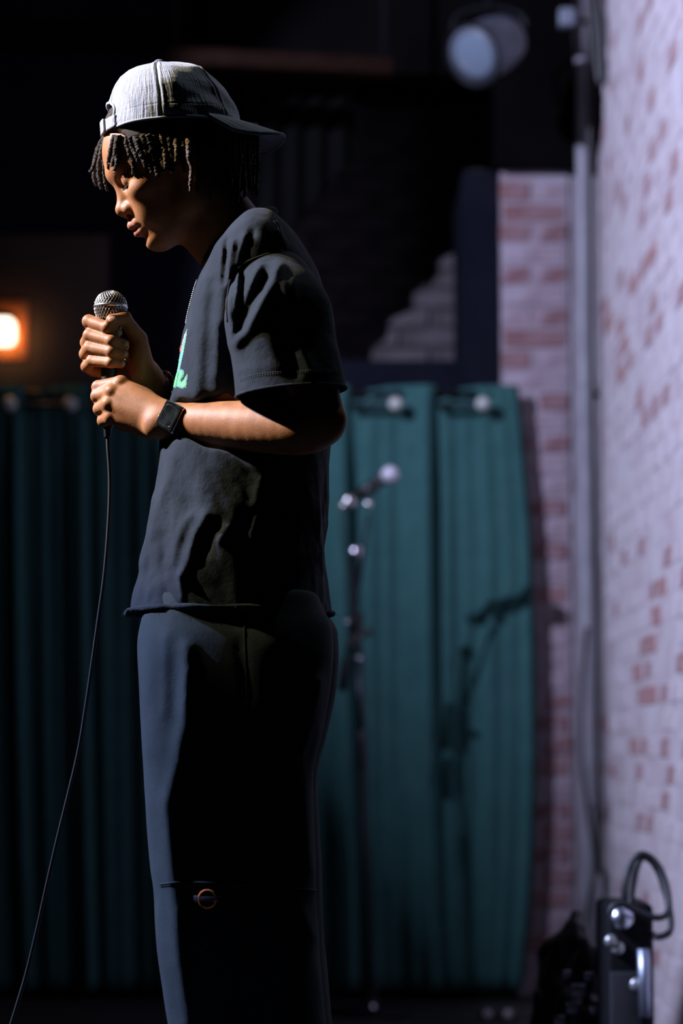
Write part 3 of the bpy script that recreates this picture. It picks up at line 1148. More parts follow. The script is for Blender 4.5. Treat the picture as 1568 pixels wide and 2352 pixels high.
def on_cloth(bvhs, pts, lift=0.0006, n=6):
    out = []
    for x, y in catmull([(a, b, 0) for a, b in pts], n)[:, :2]:
        best = None
        for b in bvhs:
            l, no = hit(b, x, y)
            if l is not None and (best is None or l[1] < best[0][1]):
                best = (l, no)
        if best is not None:
            out.append(best[0] + best[1] * lift)
    return np.array(out)


# seams and stitching
for pts, r, m, par in [
    ([(628, 509), (637, 525), (641, 550), (641, 574)], .0011, M_seam, tee), ([(634, 508), (644, 525), (648, 550), (649, 574)], .0010, M_thread, tee),
    ([(650, 577), (625, 581), (600, 588), (570, 600), (545, 618), (530, 640), (524, 670), (521, 705), (523, 740)], .0016, M_seam, tee),
]:
    P_ = on_cloth([bvh_shirt, bvh_sleeve], pts)
    if len(P_) > 3:
        obj('seam', tube(P_, r, 5), m, par)
for y0 in (0, 4):
    a = on_cloth([bvh_sleeve], [(551, 872 + y0), (580, 862 + y0), (620, 856 + y0), (660, 853 + y0), (700, 851 + y0), (740, 850 + y0), (782, 851 + y0)], 0.0004, 14)
    dashes = [tube(a[i:i + 2], 0.0005, 4) for i in range(0, len(a) - 1, 2)]
    obj('stitching', join(*dashes), M_thread, near_sleeve, kind='stuff')


# printed artwork on the chest (flat ink lying on the cloth)
def decal(name, poly, m, lift, step=1.3):
    poly = np.array(poly, float)
    x0, y0 = poly.min(0); x1, y1 = poly.max(0)
    nx, ny = max(2, int((x1 - x0) / step)), max(2, int((y1 - y0) / (step * 1.5)))

    def inside(x, y):
        c = False
        j = len(poly) - 1
        for i in range(len(poly)):
            if (poly[i][1] > y) != (poly[j][1] > y) and x < (poly[j][0] - poly[i][0]) * (y - poly[i][1]) / (poly[j][1] - poly[i][1]) + poly[i][0]:
                c = not c
            j = i
        return c
    V, Fc, idx = [], [], {}
    gx = np.linspace(x0, x1, nx + 1); gy = np.linspace(y0, y1, ny + 1)
    for i in range(nx):
        for j in range(ny):
            if not inside((gx[i] + gx[i + 1]) / 2, (gy[j] + gy[j + 1]) / 2):
                continue
            f = []
            for a, b in ((i, j), (i + 1, j), (i + 1, j + 1), (i, j + 1)):
                if (a, b) not in idx:
                    l, no = hit(bvh_shirt, gx[a], gy[b])
                    if l is None:
                        f = None
                        break
                    idx[(a, b)] = len(V)
                    V.append(l + no * lift)
                f.append(idx[(a, b)])
            if f and max(np.linalg.norm(V[f[0]] - V[f[2]]), np.linalg.norm(V[f[1]] - V[f[3]])) < 0.03:
                Fc.append(tuple(f))
    if Fc:
        par = list(range(len(V)))

        def find(a):
            while par[a] != a:
                par[a] = par[par[a]]
                a = par[a]
            return a
        for f in Fc:
            for b in f[1:]:
                par[find(b)] = find(f[0])
        cnt = {}
        for f in Fc:
            cnt[find(f[0])] = cnt.get(find(f[0]), 0) + 1
        big = max(cnt, key=cnt.get)
        Fc = [f for f in Fc if find(f[0]) == big]
        used = sorted({i for f in Fc for i in f})
        re_ = {i: n for n, i in enumerate(used)}
        V = [V[i] for i in used]
        Fc = [tuple(re_[i] for i in f) for f in Fc]
        obj(name, (np.array(V), Fc), m, tee)


def z7(pts):   # print outline measured on an enlarged crop: scale 10.69 about (380, 740)
    return [(380 + x / 10.69, 740 + y / 10.69) for x, y in pts]


decal('print_line', z7([(540, 150), (520, 340), (440, 780), (370, 1100), (300, 1300), (250, 1560), (205, 1560), (290, 1130), (400, 620), (470, 330)]), M_mint, .0005)
decal('print_cream', z7([(535, 190), (500, 330), (430, 560), (380, 790), (320, 1010), (285, 930), (290, 840), (380, 740), (410, 560), (470, 330)]), M_cream, .0008)
decal('print_red', z7([(365, 490), (390, 600), (380, 720), (300, 820), (290, 800), (320, 600)]), M_red, .0008)
decal('print_cream', z7([(235, 1140), (275, 1190), (230, 1400), (190, 1570), (150, 1570), (190, 1300)]), M_cream, .0006)
decal('print_letter_outline', z7([(390, 1150), (450, 1180), (465, 1280), (380, 1440), (400, 1470), (450, 1420), (545, 1260), (535, 1500), (515, 1600), (400, 1630), (290, 1590),
                                  (255, 1600), (200, 1600), (180, 1560), (230, 1300), (290, 1270), (340, 1170)]), M_teal_line, .0005)
decal('print_letter', z7([(390, 1185), (430, 1210), (440, 1280), (365, 1430), (385, 1480), (455, 1440), (530, 1320), (515, 1550), (470, 1590), (390, 1600), (300, 1560), (295, 1500), (350, 1230)]), M_green, .0010)
decal('print_letter', z7([(255, 1270), (320, 1250), (300, 1400), (265, 1570), (205, 1580), (200, 1540)]), M_green, .0010)
decal('print_line', z7([(160, 1590), (205, 1620), (150, 1760), (105, 1840), (95, 1800)]), M_green, .0008)

# ------------------------------------------------------------------ trousers


def leg_rows(dy, dx):
    return [row(y, a + dx, b + dx, h, Y0 + dy * c) for y, a, b, h, c in [
        (1365, 352, 730, .095, .70), (1410, 340, 748, .097, .74), (1440, 333, 764, .098, .78), (1470, 327, 767, .100, .82), (1510, 326, 768, .101, .86), (1600, 330, 759, .101, .93), (1700, 337, 740, .100, 1), (1765, 342, 723, .099, 1), (1850, 348, 723, .099, 1), (1980, 360, 726, .098, 1),
        (2030, 367, 728, .097, 1), (2110, 370, 731, .096, 1), (2200, 378, 736, .094, 1), (2290, 392, 744, .092, 1), (2352, 404, 751, .092, 1),
        (2500, 432, 770, .092, 1), (2700, 462, 795, .094, 1), (2845, 478, 812, .098, 1)]]


pants_prims = [Loft(smooth_rows(leg_rows(-.102, 0), 4), 2.5, .02), Loft(smooth_rows(leg_rows(.102, 8), 4), 2.5, .02)]
p_ridges = [([(428, 1490), (430, 1560), (424, 1650), (408, 1750), (380, 1850), (388, 1940), (396, 2030), (406, 2150), (420, 2290), (432, 2352)], 7, 17), ([(380, 1460), (378, 1640)], 2, 10), ([(430, 1540), (424, 1620), (440, 1680)], 3, 14),
            ([(735, 1560), (715, 1650), (690, 1740)], 6, 9), ([(690, 1740), (700, 1840), (715, 2000)], 3, 12),
            ([(600, 1900), (660, 2040), (720, 2150)], 3, 14), ([(550, 1480), (570, 1600)], -3, 12)]


def pants_post(P, d):
    X, Y = toPx(P)
    m = sss(Y0 - P[:, 1], .0, .08)
    disp = np.zeros(len(P))
    for pts, amp, w in p_ridges:
        disp += m * amp / 1000 * ridge_px(X, Y, pts, w)
    q = P * np.array((13.0, 13.0, 7.0))
    disp += 0.004 * (vnoise(q) - .5) + 0.0018 * (vnoise(q * 2.6) - .5)
    return d - disp.astype(np.float32)


pv, pq = polygonise(pants_prims, np.arange(W(300, 1800)[0], W(840, 1800)[0], .005), np.arange(Y0 - .24, Y0 + .24, .005),
                    np.arange(W(0, 2850)[2], W(0, 1360)[2], .006), pants_post, margin=.06)
pv = rel_smooth(pv, pq, 2, .5)
trousers = obj('trousers', (pv, pq), M_pants, person)
bvh_pants = BVHTree.FromPolygons([Vector(v) for v in pv], [tuple(map(int, f)) for f in pq])
for pts, r in (([(368, 2031), (385, 2029), (402, 2027), (440, 2026), (500, 2028), (600, 2034), (690, 2042), (724, 2046)], .0016),
               ([(369, 2036), (386, 2034), (403, 2032), (440, 2031), (500, 2033), (600, 2039)], .0007),
               ([(560, 1425), (566, 1600), (575, 1900), (585, 2200), (592, 2350)], .0006)):
    P_ = on_cloth([bvh_pants], pts, .0006)
    if len(P_) > 3:
        obj('seam', tube(P_, r, 5), M_pants, trousers)
# woven label on the thigh: dark cloth, orange ring, lettered band
l, no = hit(bvh_pants, 477, 2065)
if l is not None:
    zt = np.array((0.0, 0.0, 1.0)); zt = zt - no * (zt @ no); zt /= np.linalg.norm(zt)
    xt = np.cross(zt, no) * -1
    if xt[0] < 0:
        xt = -xt
    M = np.stack([xt, zt, no], 1)
    M_or = mat('orange woven thread', (0.55, 0.14, 0.03), .8, bump=.4, bscale=900)
    pl = obj('woven_label', ball(l + no * .001, 1, 28, 8, (.0150, .0150, .0008), M), mat('dark woven label', (.02, .015, .02), .8, bump=.4, bscale=900), trousers)
    obj('label_ring', tube([l + no * .0017 + M @ np.array((.0125 * math.cos(a), .0125 * math.sin(a), 0)) for a in np.linspace(0, 2 * math.pi, 32, endpoint=False)], .0018, 6, closed=True), M_or, pl)
    obj('label_band', box(l + no * .0018, (.040, .0095, .0016), M, .0007), mat('navy woven band', (.02, .022, .05), .8, bump=.4, bscale=900), pl)
    cu = bpy.data.curves.new('letters', 'FONT')
    cu.body = 'Dickies'
    cu.size = .0105
    cu.extrude = .0003
    cu.align_x = 'CENTER'; cu.align_y = 'CENTER'
    to = bpy.data.objects.new('tmp', cu)
    COL.objects.link(to)
    dg = bpy.context.evaluated_depsgraph_get()
    me = bpy.data.meshes.new_from_object(to.evaluated_get(dg))
    tv = np.array([v.co[:] for v in me.vertices]) @ M.T + l + no * .0028
    tf = [tuple(p.vertices) for p in me.polygons]
    bpy.data.objects.remove(to)
    obj('lettering', (tv, tf), mat('cream thread', (.6, .5, .4), .8, bump=.2, bscale=900), pl, smooth=False)

# shoes
M_shoe = mat('black suede', (.014, .014, .015), .8, 0, (.02, .02, .02), 40, bump=.3, bscale=300)
M_sole = mat('off white rubber sole', (.45, .43, .40), .6, 0, (.38, .36, .33), 30, bump=.2, bscale=200)
for dy, dx in ((-106, 0), (106, 14)):
    a = WM(640 + dx, 2858, dy); b = WM(470 + dx, 2872, dy * 1.1); c = WM(400 + dx, 2880, dy * 1.14)
    prims = [Cone(a, b, .044, .042, .02), Cone(b, c, .042, .034, .02), Cone(WM(640 + dx, 2820, dy), WM(600 + dx, 2850, dy), .042, .048, .03)]
    lo = np.min([p.lo for p in prims], 0) - .02; hi = np.max([p.hi for p in prims], 0) + .02
    v, q = polygonise(prims, np.arange(lo[0], hi[0], .005), np.arange(lo[1], hi[1], .005), np.arange(.014, hi[2], .005))
    shoe = obj('shoe', (v, q), M_shoe, person)
    sp = [(p[0], p[1]) for p in (a, b, c)]
    th = math.atan2(c[1] - a[1], c[0] - a[0])
    ss = []
    for t in np.linspace(0, 2 * math.pi, 40, endpoint=False):
        ll, ww = .150 * math.cos(t), .047 * math.sin(t) * (1 - .12 * math.cos(t))
        cx, cy = (a[0] + c[0]) / 2, (a[1] + c[1]) / 2
        ss.append((cx + ll * math.cos(th) - ww * math.sin(th), cy + ll * math.sin(th) + ww * math.cos(th)))
    n = len(ss)
    V = [(x, y, .001) for x, y in ss] + [(x, y, .026) for x, y in ss]
    Fc = [tuple(range(n - 1, -1, -1)), tuple(range(n, 2 * n))] + [(i, (i + 1) % n, n + (i + 1) % n, n + i) for i in range(n)]
    obj('sole', (V, Fc), M_sole, shoe)

# ------------------------------------------------------------------ cap (worn backwards)
CR = W(395.5, 303.5, 3.642)
csl = math.atan2(24.0, 305.0)
CX = np.array((math.cos(csl), 0, math.sin(csl))); CY = np.array((0.0, 1.0, 0.0)); CZ = np.array((-math.sin(csl), 0, math.cos(csl)))
yaw = -YAW * 0.6
CX, CY = CX * math.cos(yaw) + CY * -math.sin(yaw), CY * math.cos(yaw) + CX * math.sin(yaw)
CA, CB, CHT = R(158), 0.092, R(163)
hh = [0, .08, .2, .32, .42, .5, .58, .7, .8, .88, .94, .975, .99, 1.0]
hr = [1.0, 1.0, .985, .955, .92, .89, .845, .755, .66, .535, .385, .25, .15, 0.0]


def cap_pt(phi, s, off=0.0):
    """phi 0 = brim side (right in the photo), pi = opening side; s 0..1 along the profile"""
    h = s
    r = np.interp(h, hh, hr)
    # two dents and the soft slouch of the crown
    d = 0.0
    p = (phi + math.pi) % (2 * math.pi) - math.pi
    d += -.004 * math.exp(-(((p + 0.95) / .30) ** 2) - ((h - .42) / .2) ** 2)
    d += .004 * math.exp(-(((p + 1.50) / .20) ** 2) - ((h - .62) / .2) ** 2)
    d += -.004 * math.exp(-(((p + 1.2) / .16) ** 2) - ((h - .30) / .09) ** 2)
    d += .004 * math.exp(-(((p + .75) / .3) ** 2) - ((h - .80) / .1) ** 2)
    seam = 0.0
    for k in range(6):
        sp_ = math.pi / 6 - .17 + k * math.pi / 3
        dd = abs((phi - sp_ + math.pi) % (2 * math.pi) - math.pi) * max(r, .05) * .1
        seam -= .0022 * math.exp(-(dd / .0011) ** 2)
        seam += .0012 * math.exp(-((dd - .0045) / .0022) ** 2)
    n = .003 * math.sin(5 * phi + 7 * h) * math.sin(9 * h + 2 * phi) * (1 - h)
    rr = r
    off2 = off + d + n + (seam if h < .985 else 0)
    lean = -.016 * h * h + .004 * h
    bandy = -.0005 * math.exp(-((h - .20) / .012) ** 2)
    off2 += bandy
    dirr = CX * math.cos(phi) + CY * math.sin(phi)
    base = CX * (CA * rr * math.cos(phi)) + CY * (CB * rr * math.sin(phi))
    up = h * CHT + off2 * h * 0.7
    return CR + base + dirr * off2 * (1 if r > .3 else r / .3) + CZ * up + CX * lean


def cap_grid(phis, ss, keep=None, closed=True):
    V, uv, Fc = [], [], []
    n, m = len(phis), len(ss)
    for p in phis:
        for s in ss:
            V.append(cap_pt(p, s)); uv.append((p * .1, s * .13))
    rn = n if closed else n - 1
    for i in range(rn):
        j = (i + 1) % n
        for k in range(m - 1):
            if keep is None or keep((phis[i] + math.pi / n), (ss[k] + ss[k + 1]) / 2):
                Fc.append((i * m + k, j * m + k, j * m + k + 1, i * m + k + 1))
    return np.array(V), Fc, np.array(uv)


def set_uv(o, uv):
    me = o.data
    l = me.uv_layers.new(name='UVMap')
    vi = np.zeros(len(me.loops), dtype=np.int32)
    me.loops.foreach_get('vertex_index', vi)
    l.data.foreach_set('uv', np.asarray(uv, np.float32)[vi].ravel())


def open_keep(phi, s):
    d = abs((phi - math.pi + math.pi) % (2 * math.pi) - math.pi)
    w = 0.56
    top = .20 + .255 * math.sqrt(max(0, 1 - (d / w) ** 2))
    return not (d < w and (s < top))


cap = None
phis = np.linspace(0, 2 * math.pi, 360, endpoint=False)
ss_ = np.concatenate([np.linspace(0, .9, 76), np.linspace(.91, 1.0, 14)])
V, Fc, uv = cap_grid(phis, ss_, open_keep)
cap = obj('cap', (V, Fc), M_cap, person)
set_uv(cap, uv)
thicken(cap, .0022)
# edge binding of the opening, and the sweat band rim
edge = []
for a in np.linspace(-math.pi / 2, math.pi / 2, 30):
    d = .56 * math.sin(a)
    edge.append(cap_pt(math.pi + d, .20 + .255 * math.cos(a), .0006))
edge = [cap_pt(math.pi - .56, s, .0006) for s in (0.02, .08, .14)] + edge + [cap_pt(math.pi + .56, s, .0006) for s in (.14, .08, .02)]
o = obj('opening_binding', tube(catmull(edge, 3), .0022, 7), M_cap, cap)
set_uv(o, np.zeros((len(o.data.vertices), 2)) + .3)
rim = [cap_pt(p, 0.0, -.0005) for p in np.linspace(math.pi + .56, 3 * math.pi - .56, 90)]
o = obj('rim_binding', tube(rim, .0022, 6), M_cap, cap)
set_uv(o, np.zeros((len(o.data.vertices), 2)) + .3)


def band(p0, p1, s0, s1, off, n=26, m=7):
    V, uv, Fc = [], [], []
    for i in range(n):
        p = p0 + (p1 - p0) * i / (n - 1)
        for k in range(m):
            s = s0 + (s1 - s0) * k / (m - 1)
            c = CR + CX * (CA * math.cos(p)) + CY * (CB * math.sin(p)) + (CX * math.cos(p) + CY * math.sin(p)) * off + CZ * (s * CHT)
            V.append(c); uv.append((p * .1, s * .13))
    for i in range(n - 1):
        for k in range(m - 1):
            Fc.append((i * m + k, (i + 1) * m + k, (i + 1) * m + k + 1, i * m + k + 1))
    return np.array(V), Fc, np.array(uv)


V, Fc, uv = band(math.pi - .62, math.pi + .62, .0, .165, .0025)
o = obj('strap', (V, Fc), M_cap, cap); set_uv(o, uv); thicken(o, .003)
V, Fc, uv = band(math.pi + .02, math.pi + .30, -.012, .18, .0058, 10)
o = obj('strap_loop', (V, Fc), M_cap, cap); set_uv(o, uv); thicken(o, .003)
top = cap_pt(0, 1.0)
o = obj('cap_button', ball(top + CZ * .003, .0082, 18, 10, (1, 1, .6)), M_cap, cap)
set_uv(o, np.random.default_rng(3).random((len(o.data.vertices), 2)) * .05)
# brim
nb, mb = 40, 24
V, uv, Fc = [], [], []
for i in range(nb):
    p = -1.02 + 2.04 * i / (nb - 1)
    b0 = CR + CX * (CA * .985 * math.cos(p)) + CY * (CB * .985 * math.sin(p)) + CZ * (.004)
    t = p / 1.02
    ext = .068 * (max(0, 1 - abs(t) ** 4)) ** .5
    for k in range(mb):
        s = k / (mb - 1)
        w = CB * math.sin(p) * (1 + .12 * s)
        droop = -(.019 + .021 * t * t) * s * (ext / .068) ** .7 - .004 * s * s
        q = b0 + CX * (ext * s) + CY * (CB * math.sin(p) * .08 * s) + CZ * droop
        V.append(q); uv.append((p * .1, s * .06))
for i in range(nb - 1):
    for k in range(mb - 1):
        Fc.append((i * mb + k, i * mb + k + 1, (i + 1) * mb + k + 1, (i + 1) * mb + k))
o = obj('brim', (np.array(V), Fc), M_cap, cap)
set_uv(o, uv)
thicken(o, .005)
o.modifiers[0].offset = 0
be = o.modifiers.new('soft', 'BEVEL'); be.width = .0018; be.segments = 2; be.limit_method = 'ANGLE'
brim_edge = [V[i * mb + mb - 1] for i in range(nb)]
e = obj('brim_binding', tube(brim_edge, .0032, 8), M_cap, cap)
set_uv(e, np.random.default_rng(4).random((len(e.data.vertices), 2)) * .05)

# ------------------------------------------------------------------ necklace, bracelet, watch
nk = [(590, 486, -46), (577, 486, -62), (556, 497, -72), (530, 520, -70), (503, 552, -34), (482, 588, -22), (463, 620, -14), (448, 655, -10), (439, 688, -8), (432, 715, -4), (427, 742, 4),
      (433, 735, 18), (440, 700, 32), (452, 660, 46), (470, 622, 58), (492, 586, 66), (520, 545, 72), (552, 508, 72), (580, 488, 58), (598, 484, 20), (598, 485, -20), (590, 486, -46)]
P_ = catmull([WM(*p) for p in nk], 30)
seg_ = np.r_[0, np.cumsum(np.linalg.norm(np.diff(P_, axis=0), axis=1))]
nb_ = int(seg_[-1] / .0031)
tt = np.linspace(0, seg_[-1], nb_, endpoint=False)
BP = np.stack([np.interp(tt, seg_, P_[:, i]) for i in range(3)], 1)
obj('necklace', join(*[ball(p, .00150, 6, 5) for p in BP]), M_satin, person)

wr = WM(366, 892, 40)
ax = WM(500, 960, 140) - WM(352, 888, 36)
M = frame_z(ax)
M_bead = mat('black glass bead', (.01, .009, .009), .15, 0, bump=.03)
M_amber = mat('amber bead', (.40, .10, .03), .15, 0, bump=.03)
br_root = None
for i in range(20):
    a = 2 * math.pi * i / 20
    c = wr + M @ np.array((.0255 * math.cos(a), .0255 * math.sin(a), 0))
    X, Y = toPx(c[None])
    if br_root is None:
        br_root = obj('bracelet', tube([wr + M @ np.array((.0255 * math.cos(t), .0255 * math.sin(t), 0)) for t in np.linspace(0, 2 * math.pi, 40, endpoint=False)], .0012, 6, closed=True), M_black_plastic, person)
        cs = [wr + M @ np.array((.0255 * math.cos(2 * math.pi * j / 20), .0255 * math.sin(2 * math.pi * j / 20), 0)) for j in range(20)]
        zz = [c_[2] - .6 * c_[1] for c_ in cs]
        am = int(np.argmax(zz))
    obj('bead', ball(c, .0043, 12, 8), M_amber if i == am else M_bead, br_root)

wc = WM(414, 966, -88)                                   # wrist centre
wa = WM(500, 973, -128) - WM(405, 964, -84); wa /= np.linalg.norm(wa)
wn = np.array((.06, -1.0, .0)); wn -= wa * (wn @ wa); wn /= np.linalg.norm(wn)
wl = np.cross(wn, wa)
if wl[2] < 0:
    wl = -wl
M = np.stack([wa, wl, wn], 1)
cc = wc + wn * .0262 + wa * .002
roll = -.33
rc, rs = math.cos(roll), math.sin(roll)
Mw = np.stack([wa * rc + wl * rs, wl * rc - wa * rs, wn], 1)
watch = obj('watch', box(cc, (.036, .043, .0105), Mw, .0042, 4), mat('polished steel case', (.5, .49, .48), .16, 1.0, bump=.02), person)
obj('screen', box(cc + wn * .0043, (.0335, .0405, .0040), Mw, .0018, 3), mat('smudged black glass', (.006, .007, .008), .09, 0, (.02, .026, .026), 60, spec=.4, bump=.0, contrast=(.45, .8)), watch, False)
obj('display_frame', tube([cc + wn * .0063 + Mw @ np.array((.0125 * math.copysign(abs(math.cos(a)) ** .4, math.cos(a)), .0155 * math.copysign(abs(math.sin(a)) ** .4, math.sin(a)), 0)) for a in np.linspace(0, 2 * math.pi, 48, endpoint=False)], .0003, 4, closed=True),
    mat('dark grey bezel line', (.05, .055, .055), .2, bump=.02), watch)
obj('watch_crown', lathe([(.003, 0), (.0033, .0006), (.0033, .002), (.0026, .0027)], cc + Mw @ np.array((-.0165, -.008, .001)), -(Mw[:, 0]), 16), M_chrome, watch)
obj('side_button', box(cc + Mw @ np.array((-.0168, .007, .0005)), (.0012, .010, .003), Mw, .0005), M_chrome, watch)
st = []
for a in np.linspace(0, 2 * math.pi, 60, endpoint=False):
    st.append(wc + (cc - wc) @ wa * wa + wl * (.0245 * math.cos(a)) + wn * (.0258 * math.sin(a)) - Mw[:, 0] * 0)
nst = len(st)
V, Fc = [], []
for i, p in enumerate(st):
    shear = ((p - cc) @ wl)
    for s in (-1, -.6, 0, .6, 1):
        V.append(p + wa * (s * .011) - wa * shear * .30 + (p - wc) / np.linalg.norm(p - wc) * (-.0006 * s * s))
for i in range(nst):
    j = (i + 1) % nst
    for k in range(4):
        Fc.append((i * 5 + k, i * 5 + k + 1, j * 5 + k + 1, j * 5 + k))
o = obj('watch_strap', (np.array(V), Fc), M_rubber, watch)
thicken(o, .002, 1)
bc = wc + (cc - wc) @ wa * wa - wl * .0262 + wn * .002 + wa * .007
obj('buckle', tube([bc + wa * (.012 * math.cos(a)) + wn * (.006 * math.sin(a)) for a in np.linspace(0, 2 * math.pi, 24, endpoint=False)], .0010, 6, closed=True), M_chrome, watch)

# ------------------------------------------------------------------ hand-held microphone and its cable
MT, MBt = WM(254, 705, 0), WM(247, 990, 0)
MA = (MT - MBt) / np.linalg.norm(MT - MBt)


def mp(h):
    return MT + MA * h


def grille_mesh(center, axis, r, low=-.021, rl=.0195, strands=40, wire=.00055):
    M = frame_z(axis)
    parts = []

    def surf(v):                       # v 0 (bottom) .. 1 (top): radius, height
        if v < .32:
            t = v / .32
            return rl + (r - rl) * math.sin(t * math.pi / 2), low * (1 - t)
        t = (v - .32) / .68
        return r * math.cos(t * math.pi / 2), r * math.sin(t * math.pi / 2)
    for sgn in (1, -1):
        for i in range(strands):
            a0 = 2 * math.pi * i / strands
            pts = []
            for k in range(24):
                v = k / 23 * .975
                rr, h = surf(v)
                a = a0 + sgn * v * 1.5
                wob = .0003 * sgn * (1 if k % 2 else -1)
                pts.append(center + M @ np.array(((rr + wob) * math.cos(a), (rr + wob) * math.sin(a), h)))
            parts.append(tube(pts, wire, 4))
    return join(*parts)


mic = thing('microphone', 'silver ball grille microphone with black handle held upright in both hands', 'microphone', MBt)
obj('handle', lathe([(.0085, -.165), (.0105, -.160), (.0115, -.12), (.0130, -.07), (.0165, -.036), (.0185, -.028), (.0190, -.021)], MT, MA, 32), M_black_plastic, mic)
g = obj('grille', grille_mesh(MT, MA, .0248, strands=30, wire=.00072), M_satin, mic)
prof = [(.0185, -.021), (.0205, -.015), (.0225, -.008), (.0232, 0)] + [(.0232 * math.cos(t), .0232 * math.sin(t)) for t in np.linspace(.15, 1.5, 9)]
obj('foam_lining', lathe(prof, MT, MA, 32), mat('dark grille foam', (.02, .02, .02), .95, bump=.5, bscale=500), mic)
obj('grille_band', lathe([(.0246, -.0024), (.0257, -.0018), (.0262, 0), (.0257, .0018), (.0246, .0024)], MT, MA, 48), M_satin, mic)
cb_ = thing('microphone_cable', 'thin black cable hanging from the hand-held microphone down to the floor', 'cable', WM(-30, 2905, -20))
obj('connector', lathe([(.0040, -.202), (.0052, -.200), (.0064, -.186), (.0090, -.182), (.0092, -.165)], MT, MA, 20), M_rubber, cb_)
cp = [(247, 1000, 0), (248, 1030, 0), (251, 1075, 0), (252, 1130, 0), (248, 1220, 0), (239, 1325, 0), (226, 1420, 0), (212, 1520, 0), (199, 1610, 0), (181, 1720, 0), (158, 1820, -2), (131, 1930, -4),
      (108, 2030, -6), (86, 2130, -8), (62, 2230, -10), (37, 2315, -14), (5, 2420, -18), (-28, 2560, -22), (-52, 2720, -26), (-70, 2840, -28), (-110, 2886, -30), (-230, 2893, 10), (-420, 2890, 80), (-620, 2886, 140)]
P_ = catmull([WM(*p) for p in cp], 8)
P_[:, 2] = np.maximum(P_[:, 2], .0034)
obj('cord', tube(P_, .0030, 8), M_rubber, cb_)

# ------------------------------------------------------------------ boom stand with a second microphone
DS = 7.12


def B(px, py, dy=0.0):
    return W(px, py, DS + dy)


bs = B(849, 2326)
bs[2] = 0
stand = thing('microphone_stand', 'black boom microphone stand with chrome joints in front of the teal curtain', 'microphone stand', bs)
obj('base', lathe([(.125, .001), (.128, .006), (.124, .016), (.06, .026), (.02, .034), (.016, .06)], bs, (0, 0, 1), 40), M_black_metal, stand)
pt_, pm_ = B(822, 1505), B(832, 1705)
obj('lower_pole', tube([bs + (0, 0, .03), pm_], .0105, 14), M_black_metal, stand)
obj('upper_pole', tube([pm_ - (pt_ - pm_) * .05, pt_], .0078, 14), M_dark_steel, stand)
d_ = (pt_ - pm_) / np.linalg.norm(pt_ - pm_)
obj('height_collar', lathe([(.0125, -.06), (.0145, -.055), (.0145, .045), (.012, .055)], pm_ - d_ * .02, d_, 18), M_dark_steel, stand)
c0_ = B(816, 1450)
cl = obj('boom_clutch', box(c0_, (.042, .040, .115), frame_z((.10, 0, 1)), .008, 3), M_black_plastic, stand)
obj('wing_screw', join(lathe([(.007, 0), (.008, .012), (.006, .016)], c0_ + np.array((.018, -.01, -.012)), (1, -.2, .3), 12),
                       box(c0_ + np.array((.040, -.014, -.002)), (.030, .007, .018), frame_z((.5, 0, 1)), .003)), M_black_plastic, cl)
obj('clutch_bolt', ball(B(793, 1428, -.025), .0065, 12, 8), M_chrome, cl)
obj('clutch_bolt', ball(B(806, 1421, -.025), .0045, 12, 8), M_chrome, cl)
obj('clutch_bolt', ball(B(821, 1462, -.028), .0045, 12, 8), M_chrome, cl)
obj('pole_nut', lathe([(.0095, -.006), (.0095, .006)], B(823, 1512), d_, 12), M_chrome, stand)
ba, bb = B(797, 1500, .01), B(846, 1180, -.10)
obj('boom_arm', tube([ba, B(812, 1440, -.02), B(817, 1290, -.02)], [.0085, .0115, .0085], 14), M_black_metal, stand)
obj('boom_arm', tube([B(815, 1400, -.02), B(832, 1285, -.055), bb], .0052, 12), M_black_metal, stand)
obj('boom_knob', ball(B(818, 1268, -.03), .021, 18, 12, (1, .8, 1)), mat('polished steel knob', (.62, .60, .66), .28, 1.0, bump=.02), stand)
obj('counterweight', lathe([(.012, 0), (.0155, .006), (.0155, .09), (.013, .105)], B(785, 1588, -.02), B(797, 1500, -.02) - B(785, 1588, -.02), 20), M_black_metal, stand)
cv = catmull([B(800, 1160, -.10), B(788, 1172, -.10), B(782, 1200, -.10), B(800, 1330, -.07), B(817, 1400, -.04), B(832, 1500, -.02), B(842, 1600, -.01), B(838, 1640, -.01), B(836, 1800, -.016), B(846, 2100, -.016), bs + np.array((.02, -.05, .035)), bs + np.array((.05, -.15, .004)), bs + np.array((.3, -.22, .004)), bs + np.array((.52, -.1, .004))], 8)
obj('stand_cable', tube(cv, .0028, 6), M_rubber, stand)
obj('base_bolt', ball(bs + np.array((.005, -.09, .028)), .012, 14, 8), M_chrome, stand)
m2a, m2b = B(896, 1090, -.15), B(803, 1153, -.10)
M2A = (m2a - m2b) / np.linalg.norm(m2a - m2b)
mic2 = thing('microphone', 'second microphone with pale round grille clipped on the boom stand behind the performer', 'microphone', m2b)
obj('handle', lathe([(.009, -.145), (.0115, -.14), (.0125, -.08), (.016, -.036), (.0185, -.021)], m2a, M2A, 24), M_black_plastic, mic2)
obj('grille', lathe([(.0190, -.021), (.0225, -.012), (.0255, -.003), (.0262, 0), (.0255, .003)] + [(.0255 * math.cos(t), .0255 * math.sin(t)) for t in np.linspace(.2, 1.52, 9)], m2a, M2A, 32),
    mat('pale silver grille', (.70, .68, .74), .5, .4, (.5, .48, .55), 200, bump=.8, bscale=900), mic2)
obj('connector', lathe([(.010, -.020), (.0115, -.018), (.0115, .015)], m2b - M2A * .012, M2A, 20), M_satin, mic2)
obj('end_highlight', ball(m2b + np.array((0, -.012, 0)), .019, 16, 10, (1, .5, 1)), mat('highlight steel', (.55, .52, .52), .3, 1.0, bump=.02), mic2)  # flattened ball modelled as the blurred highlight at the plug end
clip = obj('microphone_clip', lathe([(.0185, -.03), (.0190, 0), (.0185, .03)], m2a - M2A * .082, M2A, 20), M_black_plastic, stand)
